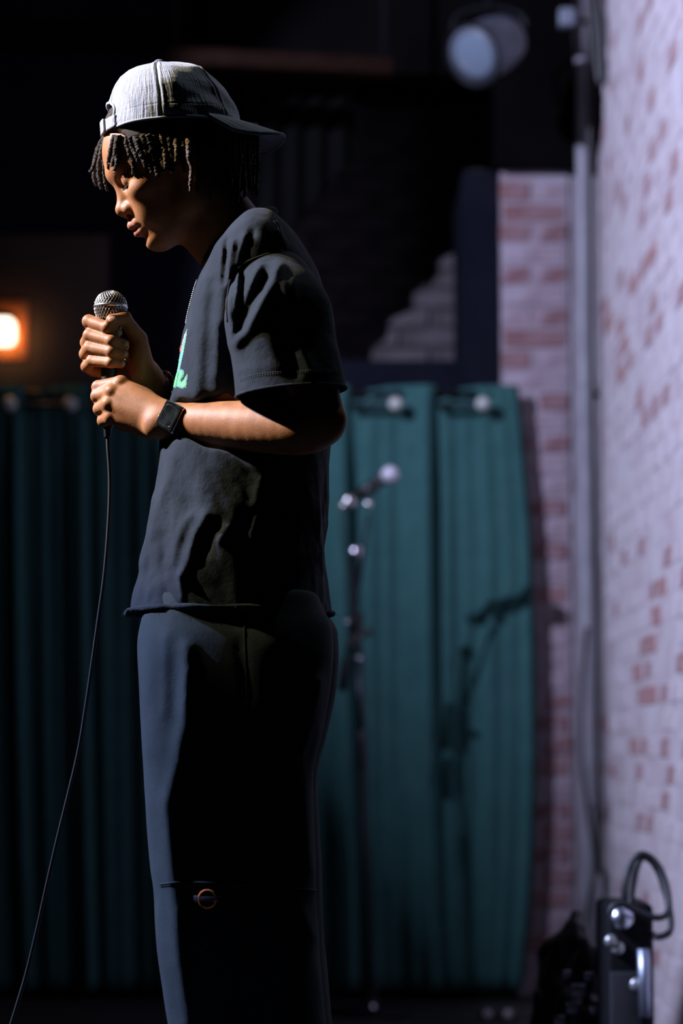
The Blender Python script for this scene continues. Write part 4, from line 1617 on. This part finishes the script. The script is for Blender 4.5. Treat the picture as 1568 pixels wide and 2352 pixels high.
obj('clip_joint', ball(bb + (m2a - M2A * .082 - bb) * .4, .013, 14, 10), M_satin, clip)

# ------------------------------------------------------------------ the room
def struct(name, VF, m, label=None, smooth=False):
    o = obj(name, VF, m, None, smooth, kind='structure')
    if label:
        o['label'] = label
    return o


XL, XR, YB = -4.5, 0.80, 7.55
struct('floor', box((0.2, 3.9, -.05), (11, 9.4, .1)), M_floor)
struct('ceiling', box((0.2, 3.9, 4.65), (11, 9.4, .1)), M_black_paint)
px0, px1 = W(1150, 600, YB)[0], W(1306, 600, YB)[0]
# back wall: left stretch, recess behind, soffit above
xo0, xo1 = W(480, 900, 7.6)[0], W(1075, 900, 7.6)[0]
zled = W(0, 826, 7.6)[2]
zsof = W(0, 390, YB)[2]
zhi = zsof + .30
struct('wall_back', join(prism([(-5.2, 0), (xo0, 0), (xo0, 4.6), (-5.2, 4.6)], 7.62, 7.82), prism([(xo0, 0), (XR + .4, 0), (XR + .4, zled), (xo0, zled)], 7.62, 7.82)), M_soffit)
struct('soffit', prism([(xo0, zhi), (px0 - .02, zhi), (px0 - .02, zsof), (XR - .004, zsof), (XR - .004, 4.6), (xo0, 4.6)], 7.50, 7.62), M_black_paint)
struct('ceiling_recess', box((-.2, 8.0, 3.05), (1.9, .78, .1)), M_black_paint)
struct('wall_left', box((-5.25, 3.9, 2.3), (.1, 9.4, 4.6)), M_black_paint)
struct('wall_front', box((0.2, -.75, 2.3), (11, .1, 4.6)), M_black_paint)
struct('trim_1', prism([(W(1062, 600, 7.58)[0], 0), (px0 - .004, 0), (px0 - .004, zsof), (W(1062, 600, 7.58)[0], zsof)], 7.575, 8.2), M_soffit, 'dark blue post beside the brick pilaster')

# bricks
BH, BL, JT = .0575, .198, .0100


def brick_mesh(m, seed, length=BL):
    g = np.random.default_rng(seed)
    bm = bmesh.new()
    bmesh.ops.create_cube(bm, size=1.0)
    for v in bm.verts:
        v.co = Vector((v.co.x * length + g.normal() * .0015, v.co.y * .05, v.co.z * BH + g.normal() * .0015))
    fr_ = [f for f in bm.faces if f.normal.y < -.5]
    bmesh.ops.bevel(bm, geom=list({e for f in fr_ for e in f.edges}), offset=.006, segments=1, affect='EDGES')
    me = bpy.data.meshes.new('brick')
    bm.to_mesh(me)
    bm.free()
    me.materials.append(m)
    return me


def make_set(length, mw, mo, mr):
    return ([brick_mesh(mw, s, length) for s in (1, 2, 3)], [brick_mesh(mo, s, length) for s in (4, 5, 6)], [brick_mesh(mr, s, length) for s in (7, 8)])


SETS_WALL = {BL: make_set(BL, M_br_white, M_br_worn, M_br_red)}
SETS_PIL = {l_: make_set(l_, M_pl_white, M_pl_worn, M_pl_red) for l_ in (BL, BL / 2 - JT / 2)}


def in_frame(p, pad=60):
    if p[1] < .3:
        return False
    X, Y = toPx(np.array(p)[None])
    return -pad < X[0] < 1568 + pad and -pad < Y[0] < 2352 + pad


def lay_bricks(parent, cells, rot, probs, SETS, limit=300):
    """cells = [(centre, length)]; the largest in view become objects, the rest one stuff part"""
    g = np.random.default_rng(11)
    vis = [c for c in cells if in_frame(c[0])]
    vis.sort(key=lambda c: c[0][1])
    chosen = set(id(c) for c in vis[:limit])
    rest = {}
    base = BASES[parent]
    Rm = Matrix.Rotation(rot, 4, 'Z')
    for c in cells:
        p, ln = c
        kind = g.choice(3, p=probs)
        me = SETS[ln][kind][g.integers(0, len(SETS[ln][kind]))]
        off = -.004 * g.random()
        q = np.array(p) + np.array((math.sin(rot) * -off, math.cos(rot) * off * -1, 0)) * -1
        if id(c) in chosen:
            o = bpy.data.objects.new('brick', me)
            o.parent = parent
            o.location = tuple(q - base)
            o.rotation_euler = (0, 0, rot)
            COL.objects.link(o)
        else:
            rest.setdefault(kind, []).append((me, q))
    if rest:
        V, Fc, mi = [], [], []
        n = 0
        Rn = np.array(Rm.to_3x3())
        mats_ = [M_br_white, M_br_worn, M_br_red]
        for kind, L in rest.items():
            for me, q in L:
                vv = np.array([v.co[:] for v in me.vertices]) @ Rn.T + q
                V.append(vv)
                for f in me.polygons:
                    Fc.append(tuple(i + n for i in f.vertices)); mi.append(kind)
                n += len(vv)
        o = obj('brickwork', (np.vstack(V), Fc), None, parent, False, kind='stuff')
        for m in mats_:
            o.data.materials.append(m)
        o.data.polygons.foreach_set('material_index', np.array(mi, dtype=np.int32))


# right wall: runs from the corner towards the audience
wall_r = struct('wall_right', prism([(XR + .012, 0), (XR + .2, 0), (XR + .2, 4.6), (XR + .012, 4.6)], 4.45, 7.9), M_mortar)
struct('wall_front_right', join(box((2.6, 1.85, 2.3), (.1, 5.2, 4.6)), box((1.80, 4.40, 2.3), (1.94, .1, 4.6))), M_black_paint)
cells = []
zrow, rowi = BH / 2 + .002, 0
while zrow < 3.5:
    y = 4.46 + BL / 2 + (BL + JT) / 2 * (rowi % 2)
    while y < 7.5:
        cells.append(((XR + .034, y, zrow), BL))
        y += BL + JT
    zrow += BH + JT
    rowi += 1
lay_bricks(wall_r, cells, -math.pi / 2, (.74, .18, .08), SETS_WALL)

# pilaster on the back wall
pil = struct('brick_pilaster', prism([(px0, 0), (px1, 0), (px1, zsof), (px0, zsof)], YB + .012, 7.9), M_pl_mortar, 'narrow whitewashed brick pilaster beside the curtain')
cells = []
zrow, rowi = BH / 2 + .002, 0
while zrow < zsof - .03:
    hl = BL / 2 - JT / 2
    if rowi % 2:
        cells += [((px0 + hl / 2, YB + .034, zrow), hl), ((px1 - hl / 2, YB + .034, zrow), hl)]
    else:
        cells += [(((px0 + px1) / 2, YB + .034, zrow), BL)]
    zrow += BH + JT
    rowi += 1
lay_bricks(pil, cells, 0.0, (.34, .44, .22), SETS_PIL)

struct('trim_2', prism([(px1 + .002, 0), (XR + .008, 0), (XR + .008, zsof), (px1 + .002, zsof)], YB + .02, 7.9), M_plaster, 'grey plaster strip in the corner behind the conduit')
# recessed brick wall seen above the curtain
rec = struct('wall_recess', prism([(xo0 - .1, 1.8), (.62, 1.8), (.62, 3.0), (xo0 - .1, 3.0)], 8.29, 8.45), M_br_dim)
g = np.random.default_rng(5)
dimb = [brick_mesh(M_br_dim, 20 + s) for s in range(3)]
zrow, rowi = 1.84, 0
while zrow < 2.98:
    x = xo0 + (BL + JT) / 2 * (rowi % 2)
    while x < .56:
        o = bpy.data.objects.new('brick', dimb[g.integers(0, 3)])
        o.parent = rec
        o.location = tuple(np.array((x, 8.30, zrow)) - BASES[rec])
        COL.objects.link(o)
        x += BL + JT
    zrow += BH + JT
    rowi += 1

# added black drape; its slanting edge is there to shade the recess wall
e0, e1 = W(600, 612, 7.7), W(802, 372, 7.7)
nU, nV = 40, 24
V, Fc = [], []
x_l = xo0 - .02
for i in range(nU):
    t = i / (nU - 1)
    for k in range(nV):
        s = k / (nV - 1)
        xe = x_l + (e1[0] + .02 - x_l) * t
        zb = e0[2] + (e1[2] - e0[2]) * (xe - e0[0]) / (e1[0] - e0[0]) if xe > e0[0] else zled
        zb = max(zb, zled)
        ztop = zhi + .03
        V.append((xe, 7.70 + .02 * math.sin(t * 40), ztop + (zb - ztop) * s))
for i in range(nU - 1):
    for k in range(nV - 1):
        Fc.append((i * nV + k, (i + 1) * nV + k, (i + 1) * nV + k + 1, i * nV + k + 1))
sw = tag(obj('shade_drape', (V, Fc), M_drape), 'black drape added to cast the slanting shade in the recess above the curtain', 'drape')
thicken(sw, .006)

# conduit, hanging cables at the corner
cpx = W(1344, 1000, 7.46)[0]
cd_ = tag(obj('conduit', tube([(cpx, 7.46, z) for z in np.linspace(0.02, 4.58, 12)], .022, 16), M_conduit), 'pale painted conduit pipe running up the corner of the brick wall', 'pipe')
for zc_ in (.6, 1.9, 3.0):
    obj('pipe_clamp', join(lathe([(.0235, -.012), (.0245, -.008), (.0245, .008), (.0235, .012)], (cpx, 7.46, zc_), (0, 0, 1), 20), box((cpx, 7.52, zc_), (.018, .1, .018), None, .003)), M_conduit, cd_)


def C7(px, py, D=7.34):
    return W(px, py, D)


w1 = catmull([C7(1352, -60), C7(1354, 300), C7(1357, 800), C7(1366, 1200), C7(1372, 1420), C7(1374, 1600), C7(1376, 1800), C7(1376, 1990), C7(1390, 2010), C7(1389, 2150), C7(1392, 2300), C7(1420, 2352, 7.2)], 8)
tag(obj('hanging_cable', tube(w1, .0085, 8), M_rubber), 'black cable hanging straight down beside the pale conduit', 'cable', None)
w2 = catmull([C7(1348, 1440), C7(1342, 1500), C7(1336, 1650), C7(1340, 1780), C7(1352, 1880), C7(1366, 1985), C7(1356, 2050), C7(1344, 2120), C7(1320, 2220), C7(1300, 2310, 7.2)], 8)
tag(obj('hanging_cable', tube(w2, .0075, 8), M_rubber), 'thinner black cable curving away left of the pale conduit near the floor', 'cable', None)
top_c = catmull([W(1372, -40, 7.2), W(1380, 40, 7.2), W(1384, 100, 7.2), W(1386, 160, 7.2), W(1380, 190, 7.2), W(1372, 150, 7.2), W(1366, 70, 7.2), W(1350, -40, 7.2)], 8)
tag(obj('cable_loop', tube(top_c, .013, 8), M_rubber), 'black cable loop hanging at the top of the whitewashed wall', 'cable')

# ------------------------------------------------------------------ curtain panels on a black rail
DC = 7.485
ztop, zbot = W(0, 884, DC)[2], W(0, 2272, DC)[2]
rail = thing('curtain_rail', 'black rail carrying the teal curtain panels', 'rail', (-.2, DC + .03, 0))
obj('rail_tube', tube([(-1.22, DC + .020, ztop - .03), (W(1190, 930, DC)[0], DC + .020, ztop - .03)], .019, 14), M_black_metal, rail)
for x_ in (-1.2, -.62, W(1170, 930, DC)[0]):
    obj('upright', tube([(x_, DC + .05, .006), (x_, DC + .05, ztop - .03)], .019, 12), M_black_metal, rail)
    obj('foot_plate', box((x_, DC + .05, .004), (.22, .10, .008), None, .002), M_black_metal, rail)
gaps = [-82, 58, 205, 405, 605, 805, 1005, 1197]
names = {1197: 'teal curtain panel at the right end beside the brick pilaster', 1005: 'teal curtain panel behind the boom microphone stand',
         805: 'teal curtain panel mostly hidden behind the performer\'s back'}
for gi in range(len(gaps) - 1):
    x0, x1 = gaps[gi], gaps[gi + 1]
    V, Fc = [], []
    nu, nv = 46, 40
    ph = gi * 1.7
    for i in range(nu):
        t = i / (nu - 1)
        for k in range(nv):
            s = k / (nv - 1)
            py = 884 + (2272 - 884) * s
            sway = 24 * s ** 1.5 * (1 if gi < len(gaps) - 2 or t < .9 else 1)
            right_bulge = 0
            if gi == len(gaps) - 2:
                sway = 24 * s ** 1.5 * (1 - t) + t * np.interp(py, [884, 1000, 1200, 1450, 1700, 1900, 2050, 2272], [-6, 6, 25, 34, 38, 34, 28, 6])
            topdip = 14 * (math.exp(-((t - .06) / .3) ** 2)) * max(0, 1 - s * 12) * -1
            X = x0 + (x1 - x0) * t + sway
            # depth profile: the right edge of each panel stands forward, the left edge tucks behind its neighbour
            dep = .022 * (1 - t) ** 1.5 - (.030 if gi < len(gaps) - 2 else .012) * math.exp(-((t - .86) / .13) ** 2) + .032 * max(0, t - .93) / .07
            dep += .012 * math.sin(t * 12 + ph + .6 * math.sin(s * 3 + gi)) * (0.4 + .6 * s) + .005 * math.sin(t * 29 + ph * 2 + s * 2)
            P0 = W(X, py - topdip, DC)
            V.append((P0[0], DC + dep * (.45 + .55 * min(1, s * 6)), max(P0[2], .006)))
    for i in range(nu - 1):
        for k in range(nv - 1):
            Fc.append((i * nv + k, i * nv + k + 1, (i + 1) * nv + k + 1, (i + 1) * nv + k))
    lab = names.get(x1, None) or ('teal curtain panel in shadow, ' + ['hanging below the orange lamp', 'beside the one below the orange lamp', 'behind the hanging microphone cable', 'behind the performer\'s chest', 'x'][min(gi, 4)])
    o = tag(obj('curtain', (V, Fc), M_curtain), lab, 'curtain', 'teal curtain panels along the back of the stage')
    thicken(o, .004)
    # rod pocket bar; its knob takes the size and tone of a blurred glint
    bx = x0 + (90 if gi < len(gaps) - 2 else 95)
    a, b = W(x0 - 4, 931, DC - .036), W(bx, 931, DC - .036)
    kx = W(x0 + 104, 928, DC - .050)
    pos = {0: 'just below the orange lamp', 1: 'beside the gripping hands', 2: 'behind the gripping hands', 3: 'behind the chest', 4: 'behind the near elbow', 5: 'above the boom stand', 6: 'near the brick pilaster'}[gi]
    rd = thing('curtain_rod', 'short black rod with round knob toned as a blurred glint on the curtain ' + pos, 'rod', a, 'curtain rods with glint toned knobs')
    obj('rod', tube([a, b, kx], [.0085, .0085, .006], 10), M_black_metal, rd)
    obj('rod_bracket', box(a + np.array((.02, .028, 0)), (.014, .056, .014), None, .002), M_black_metal, rd)
    obj('knob', ball(kx, .0225, 18, 12), mat('glint toned knob', (.46, .47, .43), .3, 0, (.40, .41, .38), 60, bump=.05), rd)

# ------------------------------------------------------------------ orange lamp on the far wall
lc = W(-2, 762, 7.5)
lampo = thing('wall_lamp', 'glowing white and orange lamp at the left edge above the curtain', 'lamp', lc + (0, .11, 0))
obj('back_plate', box(lc + (0, .10, .02), (.16, .02, .20), None, .008), mat('rusty copper plate', (.35, .12, .03), .45, 0, (.25, .08, .02), 20, bump=.1), lampo)
obj('lamp_arm', tube([lc + (0, .10, .05), lc + (0, .04, .06), lc + (0, 0, .052)], .007, 10), M_black_metal, lampo)
obj('glass_shade', box(lc, (.10, .09, .085), None, .022, 4), mat('lit frosted glass', (.9, .85, .75), .4, emit=(1.0, .83, .60), estr=3.0), lampo)
obj('shade_cap', lathe([(.052, 0), (.050, .012), (.02, .02)], lc + (0, 0, .043), (0, 0, 1), 20), M_black_metal, lampo)
pl_ = bpy.data.lights.new('wall_lamp_glow', 'POINT')
pl_.energy = 1.6
pl_.color = (1.0, .40, .07)
pl_.shadow_soft_size = .05
po = bpy.data.objects.new('wall_lamp_glow', pl_)
COL.objects.link(po)
po.location = tuple(lc + (0.02, .055, .0))
plank = tag(obj('wall_panel', box((lc[0] + .02, 7.607, lc[2] + .02), (.62, .02, .62), None, .004), mat('varnished brown wood', (.035, .018, .008), .75, 0, (.024, .011, .005), 9, stretch=(1, 1, 8), bump=.3, bscale=30)),
            'brown wooden panel behind the glowing lamp', 'panel')

# faint wooden beam high at the back
ba_, bb_ = W(380, 128, 7.3), W(905, 165, 7.3)
tag(obj('beam', box((ba_ + bb_) / 2, (bb_[0] - ba_[0], .09, .055), frame_z((.05, 0, 1)), .006), mat('reddish wood beam', (.014, .006, .004), .8, 0, (.009, .0035, .0025), 10, spec=.04, stretch=(2, 8, 8), bump=.3, bscale=30)),
    'reddish wooden beam high in the dark above the cap', 'beam')
for o_ in (SC.objects['beam'],):
    for xx in (ba_[0] + .03, bb_[0] - .03):
        obj('hanger_rod', tube([(xx, 7.3, ba_[2]), (xx, 7.3, 4.59)], .008, 8), M_black_metal, o_)

# ------------------------------------------------------------------ stage lamp hanging from the ceiling at the right
sc_ = W(1125, 108, 7.1)
pc = thing('stage_lamp', 'unlit pale round stage lamp hanging high in the dark near the brick wall', 'stage lamp', sc_)
la_ = np.array((-.55, -.62, -.45)); la_ /= np.linalg.norm(la_)
M_can = mat('grey painted lamp housing', (.09, .10, .13), .5, 0, (.07, .08, .10), 20, bump=.05)
obj('housing', lathe([(.045, -.11), (.075, -.085), (.086, -.02), (.088, .07), (.092, .075), (.092, .09)], sc_, la_, 32), M_can, pc)
obj('lens', ball(sc_ + la_ * .078, .082, 28, 10, (1, 1, .25), frame_z(la_)), mat('pale lamp lens', (.14, .18, .23), .15, 0, bump=.05), pc)
yk = [sc_ + np.array(v) for v in ((-.10, .03, 0.0), (-.10, .03, .10), (0, .03, .13), (.10, .03, .10), (.10, .03, 0.0))]
obj('yoke', tube(catmull(yk, 5), .009, 8, flat=.4), M_black_metal, pc)
obj('hanging_pole', tube([sc_ + (0, .03, .12), (sc_[0], sc_[1] + .03, 4.59)], .014, 10), M_black_metal, pc)
obj('gel_frame', tube([sc_ + la_ * .092 + frame_z(la_) @ np.array((.094 * math.cos(t), .094 * math.sin(t), 0)) for t in np.linspace(0, 2 * math.pi, 32, endpoint=False)], .006, 6, closed=True), M_black_metal, pc)
sb = W(1302, 42, 7.2)
jb = tag(obj('junction_box', box(sb, (.05, .05, .055), None, .006), mat('blue grey metal box', (.14, .16, .20), .5, bump=.05)), 'small blue grey box at the top end of the brick wall', 'box')
obj('box_arm', tube([sb, sb + (.09, .05, 0)], .008, 8), M_black_metal, jb)

# ------------------------------------------------------------------ equipment on the floor at the lower right
DE = 4.9


def E(px, py, dy=0.0):
    return W(px, py, DE + dy)


M_case = mat('black case vinyl', (.005, .005, .006), .6, 0, (.008, .008, .009), 40, spec=.15, bump=.3, bscale=400)
ex0, ex1, ez1 = E(1392, 2200)[0], E(1502, 2200)[0], E(0, 2075)[2]
amp = thing('equipment_case', 'tall black equipment case with chrome trim below the cable loop at the lower right', 'case', ((ex0 + ex1) / 2, DE + .1, 0))
obj('cabinet', box(((ex0 + ex1) / 2, DE + .1, ez1 / 2 + .008), (ex1 - ex0, .20, ez1 - .016), None, .014, 3), M_case, amp)
obj('front_grille', box(((ex0 + ex1) / 2 - .01, DE - .004, ez1 * .40), ((ex1 - ex0) * .66, .01, ez1 * .62), None, .004), mat('black woven grille cloth', (.016, .016, .018), .8, bump=.6, bscale=900), amp)
obj('chrome_rail', tube([E(1478, 2180, -.02), E(1480, 2260, -.02), E(1482, 2335, -.02)], .0135, 14), mat('brushed steel rail', (.40, .44, .52), .45, 1.0, bump=.05), amp)
for px, py in ((1479, 2196), (1481, 2320)):
    obj('rail_mount', box(E(px, py, -.005), (.018, .03, .014), None, .003), M_black_metal, amp)
obj('dial', lathe([(.022, 0), (.024, .006), (.021, .02)], E(1428, 2110, .005), (0, -1, .25), 24), mat('silver dial', (.6, .62, .68), .3, 1.0, bump=.03), amp)
for px, py, r in ((1402, 2162, .013), (1418, 2178, .014), (1460, 2262, .014)):
    obj('control_knob', lathe([(r, 0), (r, .008), (r * .8, .016)], E(px, py, 0), (0, -1, .2), 16), mat('grey knob', (.42, .42, .40), .35, .6, bump=.03), amp)
for sx in (ex0 + .02, ex1 - .02):
    for sy in (DE + .02, DE + .18):
        obj('rubber_foot', lathe([(.013, .001), (.015, .006), (.013, .012)], (sx, sy, 0), (0, 0, 1), 12), M_rubber, amp)
lo_ = catmull([E(1400, 2100, -.03), E(1408, 2082, -.03), E(1428, 2075, -.03), E(1448, 2085, -.03), E(1478, 2100, -.03), E(1512, 2108, -.03), E(1534, 2096, -.02), E(1534, 2060, 0), E(1522, 2010, .02), E(1500, 1975, .03), E(1472, 1962, .03),
               E(1448, 1985, .03), E(1436, 2030, .02), E(1434, 2072, .02), E(1446, 2085, .04), E(1452, 2040, .05), E(1462, 1990, .05), E(1478, 1968, .05), E(1505, 1990, .04), E(1528, 2050, .02), E(1540, 2110, 0), E(1536, 2142, -.01), E(1512, 2152, -.02), E(1496, 2146, -.01)], 8)
tag(obj('instrument_cable', tube(lo_, .0070, 8), M_rubber), 'black cable in a tall loop on top of the equipment case', 'cable')
bagb = thing('gear_bag', 'dark slumped gear bag with small buckles on the floor beside the equipment case', 'bag', (E(1300, 2300, .3)[0], DE + .3, 0))
bp_ = [Ell(E(1288, 2300, .32), (.052, .11, .14), None, .03), Ell(E(1322, 2240, .32), (.040, .10, .13), None, .02), Ell(E(1308, 2390, .30), (.078, .13, .13), None, .03), Cone(E(1345, 2180, .30), E(1330, 2290, .28), .018, .03, .02)]
v, q = polygonise(bp_, np.arange(E(1200, 0)[0], E(1420, 0)[0], .008), np.arange(DE + .1, DE + .52, .008), np.arange(.002, .5, .008), lambda P, d: d - (.034 * (vnoise(P * 18) - .5) + .014 * (vnoise(P * 42) - .5)).astype(np.float32))
obj('bag_body', (v, q), mat('dark blue black nylon', (.016, .016, .022), .5, 0, (.022, .022, .03), 20, bump=.4, bscale=200), bagb)
obj('bag_strap', tube(catmull([E(1275, 2330, .18), E(1300, 2240, .17), E(1330, 2190, .2), E(1350, 2240, .2), E(1340, 2330, .17)], 8), .009, 8, flat=.35), M_black_plastic, bagb)
for px, py, r in ((1285, 2345, .016), (1330, 2275, .020), (1352, 2243, .013), (1315, 2316, .017), (1364, 2322, .011), (1302, 2238, .012)):
    obj('buckle', box(E(px, py, .165), (r * 1.5, .008, r * 1.3), None, .003), mat('brushed buckle', (.36, .36, .42), .35, 1.0, bump=.05), bagb)
# small things lying on the floor
tag(obj('gaffer_tape_roll', lathe([(.028, .0), (.05, .0), (.05, .048), (.028, .048)], (.60, 5.55, .001), (0, 0, 1), 28), mat('pale grey tape', (.30, .31, .36), .5, bump=.1)), 'pale grey tape roll on the floor at the lower right corner', 'tape')
for k, (px, lab) in enumerate(((1118, 'small black stage floor box with round pale cap below the curtain'), (1165, 'second stage floor box nearest the right end of the curtain'))):
    p = W(px, 2330, 6.95)
    fb = thing('floor_box', lab, 'box', (p[0], 6.95, 0))
    obj('box_body', box((p[0], 6.95, .020), (.05, .07, .038), None, .005), M_black_plastic, fb)
    obj('cap', lathe([(.013, 0), (.013, .006), (.008, .009)], (p[0], 6.914, .022), (0, -1, 0), 16), mat('pale plastic cap', (.25, .23, .25), .4, bump=.03), fb)


# ------------------------------------------------------------------ unseen wash lamp housing; its door leaf is added to darken the curtain foot
hv_ = dirv(36, -18)
hx = np.array(hv_)
fx = thing('stage_spotlight', 'unseen black spotlight housing high at the left, its added leaf darkening the curtain foot', 'stage lamp', np.array(LB) - hx * .1)
Mh = frame_z(hx)
V, Fc = lathe([(.10, -.30), (.12, -.26), (.12, -.02), (.125, -.015)], np.array(LB), hx, 28)
obj('housing', (V, Fc), M_black_metal, fx)
LBn = np.array(LB)


def leaf(dirs, r=.30):
    P = [LBn + np.array(dirv(a, e)) * r for a, e in dirs]
    n = len(P)
    nrm = np.cross(P[1] - P[0], P[-1] - P[0]); nrm /= np.linalg.norm(nrm)
    V = np.array(P + [p + nrm * .0015 for p in P])
    Fc = []
    c = V[:n].mean(0)
    V = np.vstack([V, [c, c + nrm * .0015]])
    for i in range(n):
        j = (i + 1) % n
        Fc += [(i, j, 2 * n), (n + j, n + i, 2 * n + 1), (i, n + i, n + j, j)]
    return V, Fc


obj('shading_leaf', leaf([(80, -17), (64, -24.5), (52, -29), (44, -36), (38, -46), (34, -60), (50, -74), (82, -55)]), M_black_metal, fx, False)
obj('hanging_pole', tube([LBn - hx * .15 + (0, 0, .12), (LBn[0] - hx[0] * .15, LBn[1] - hx[1] * .15, 4.59)], .016, 10), M_black_metal, fx)
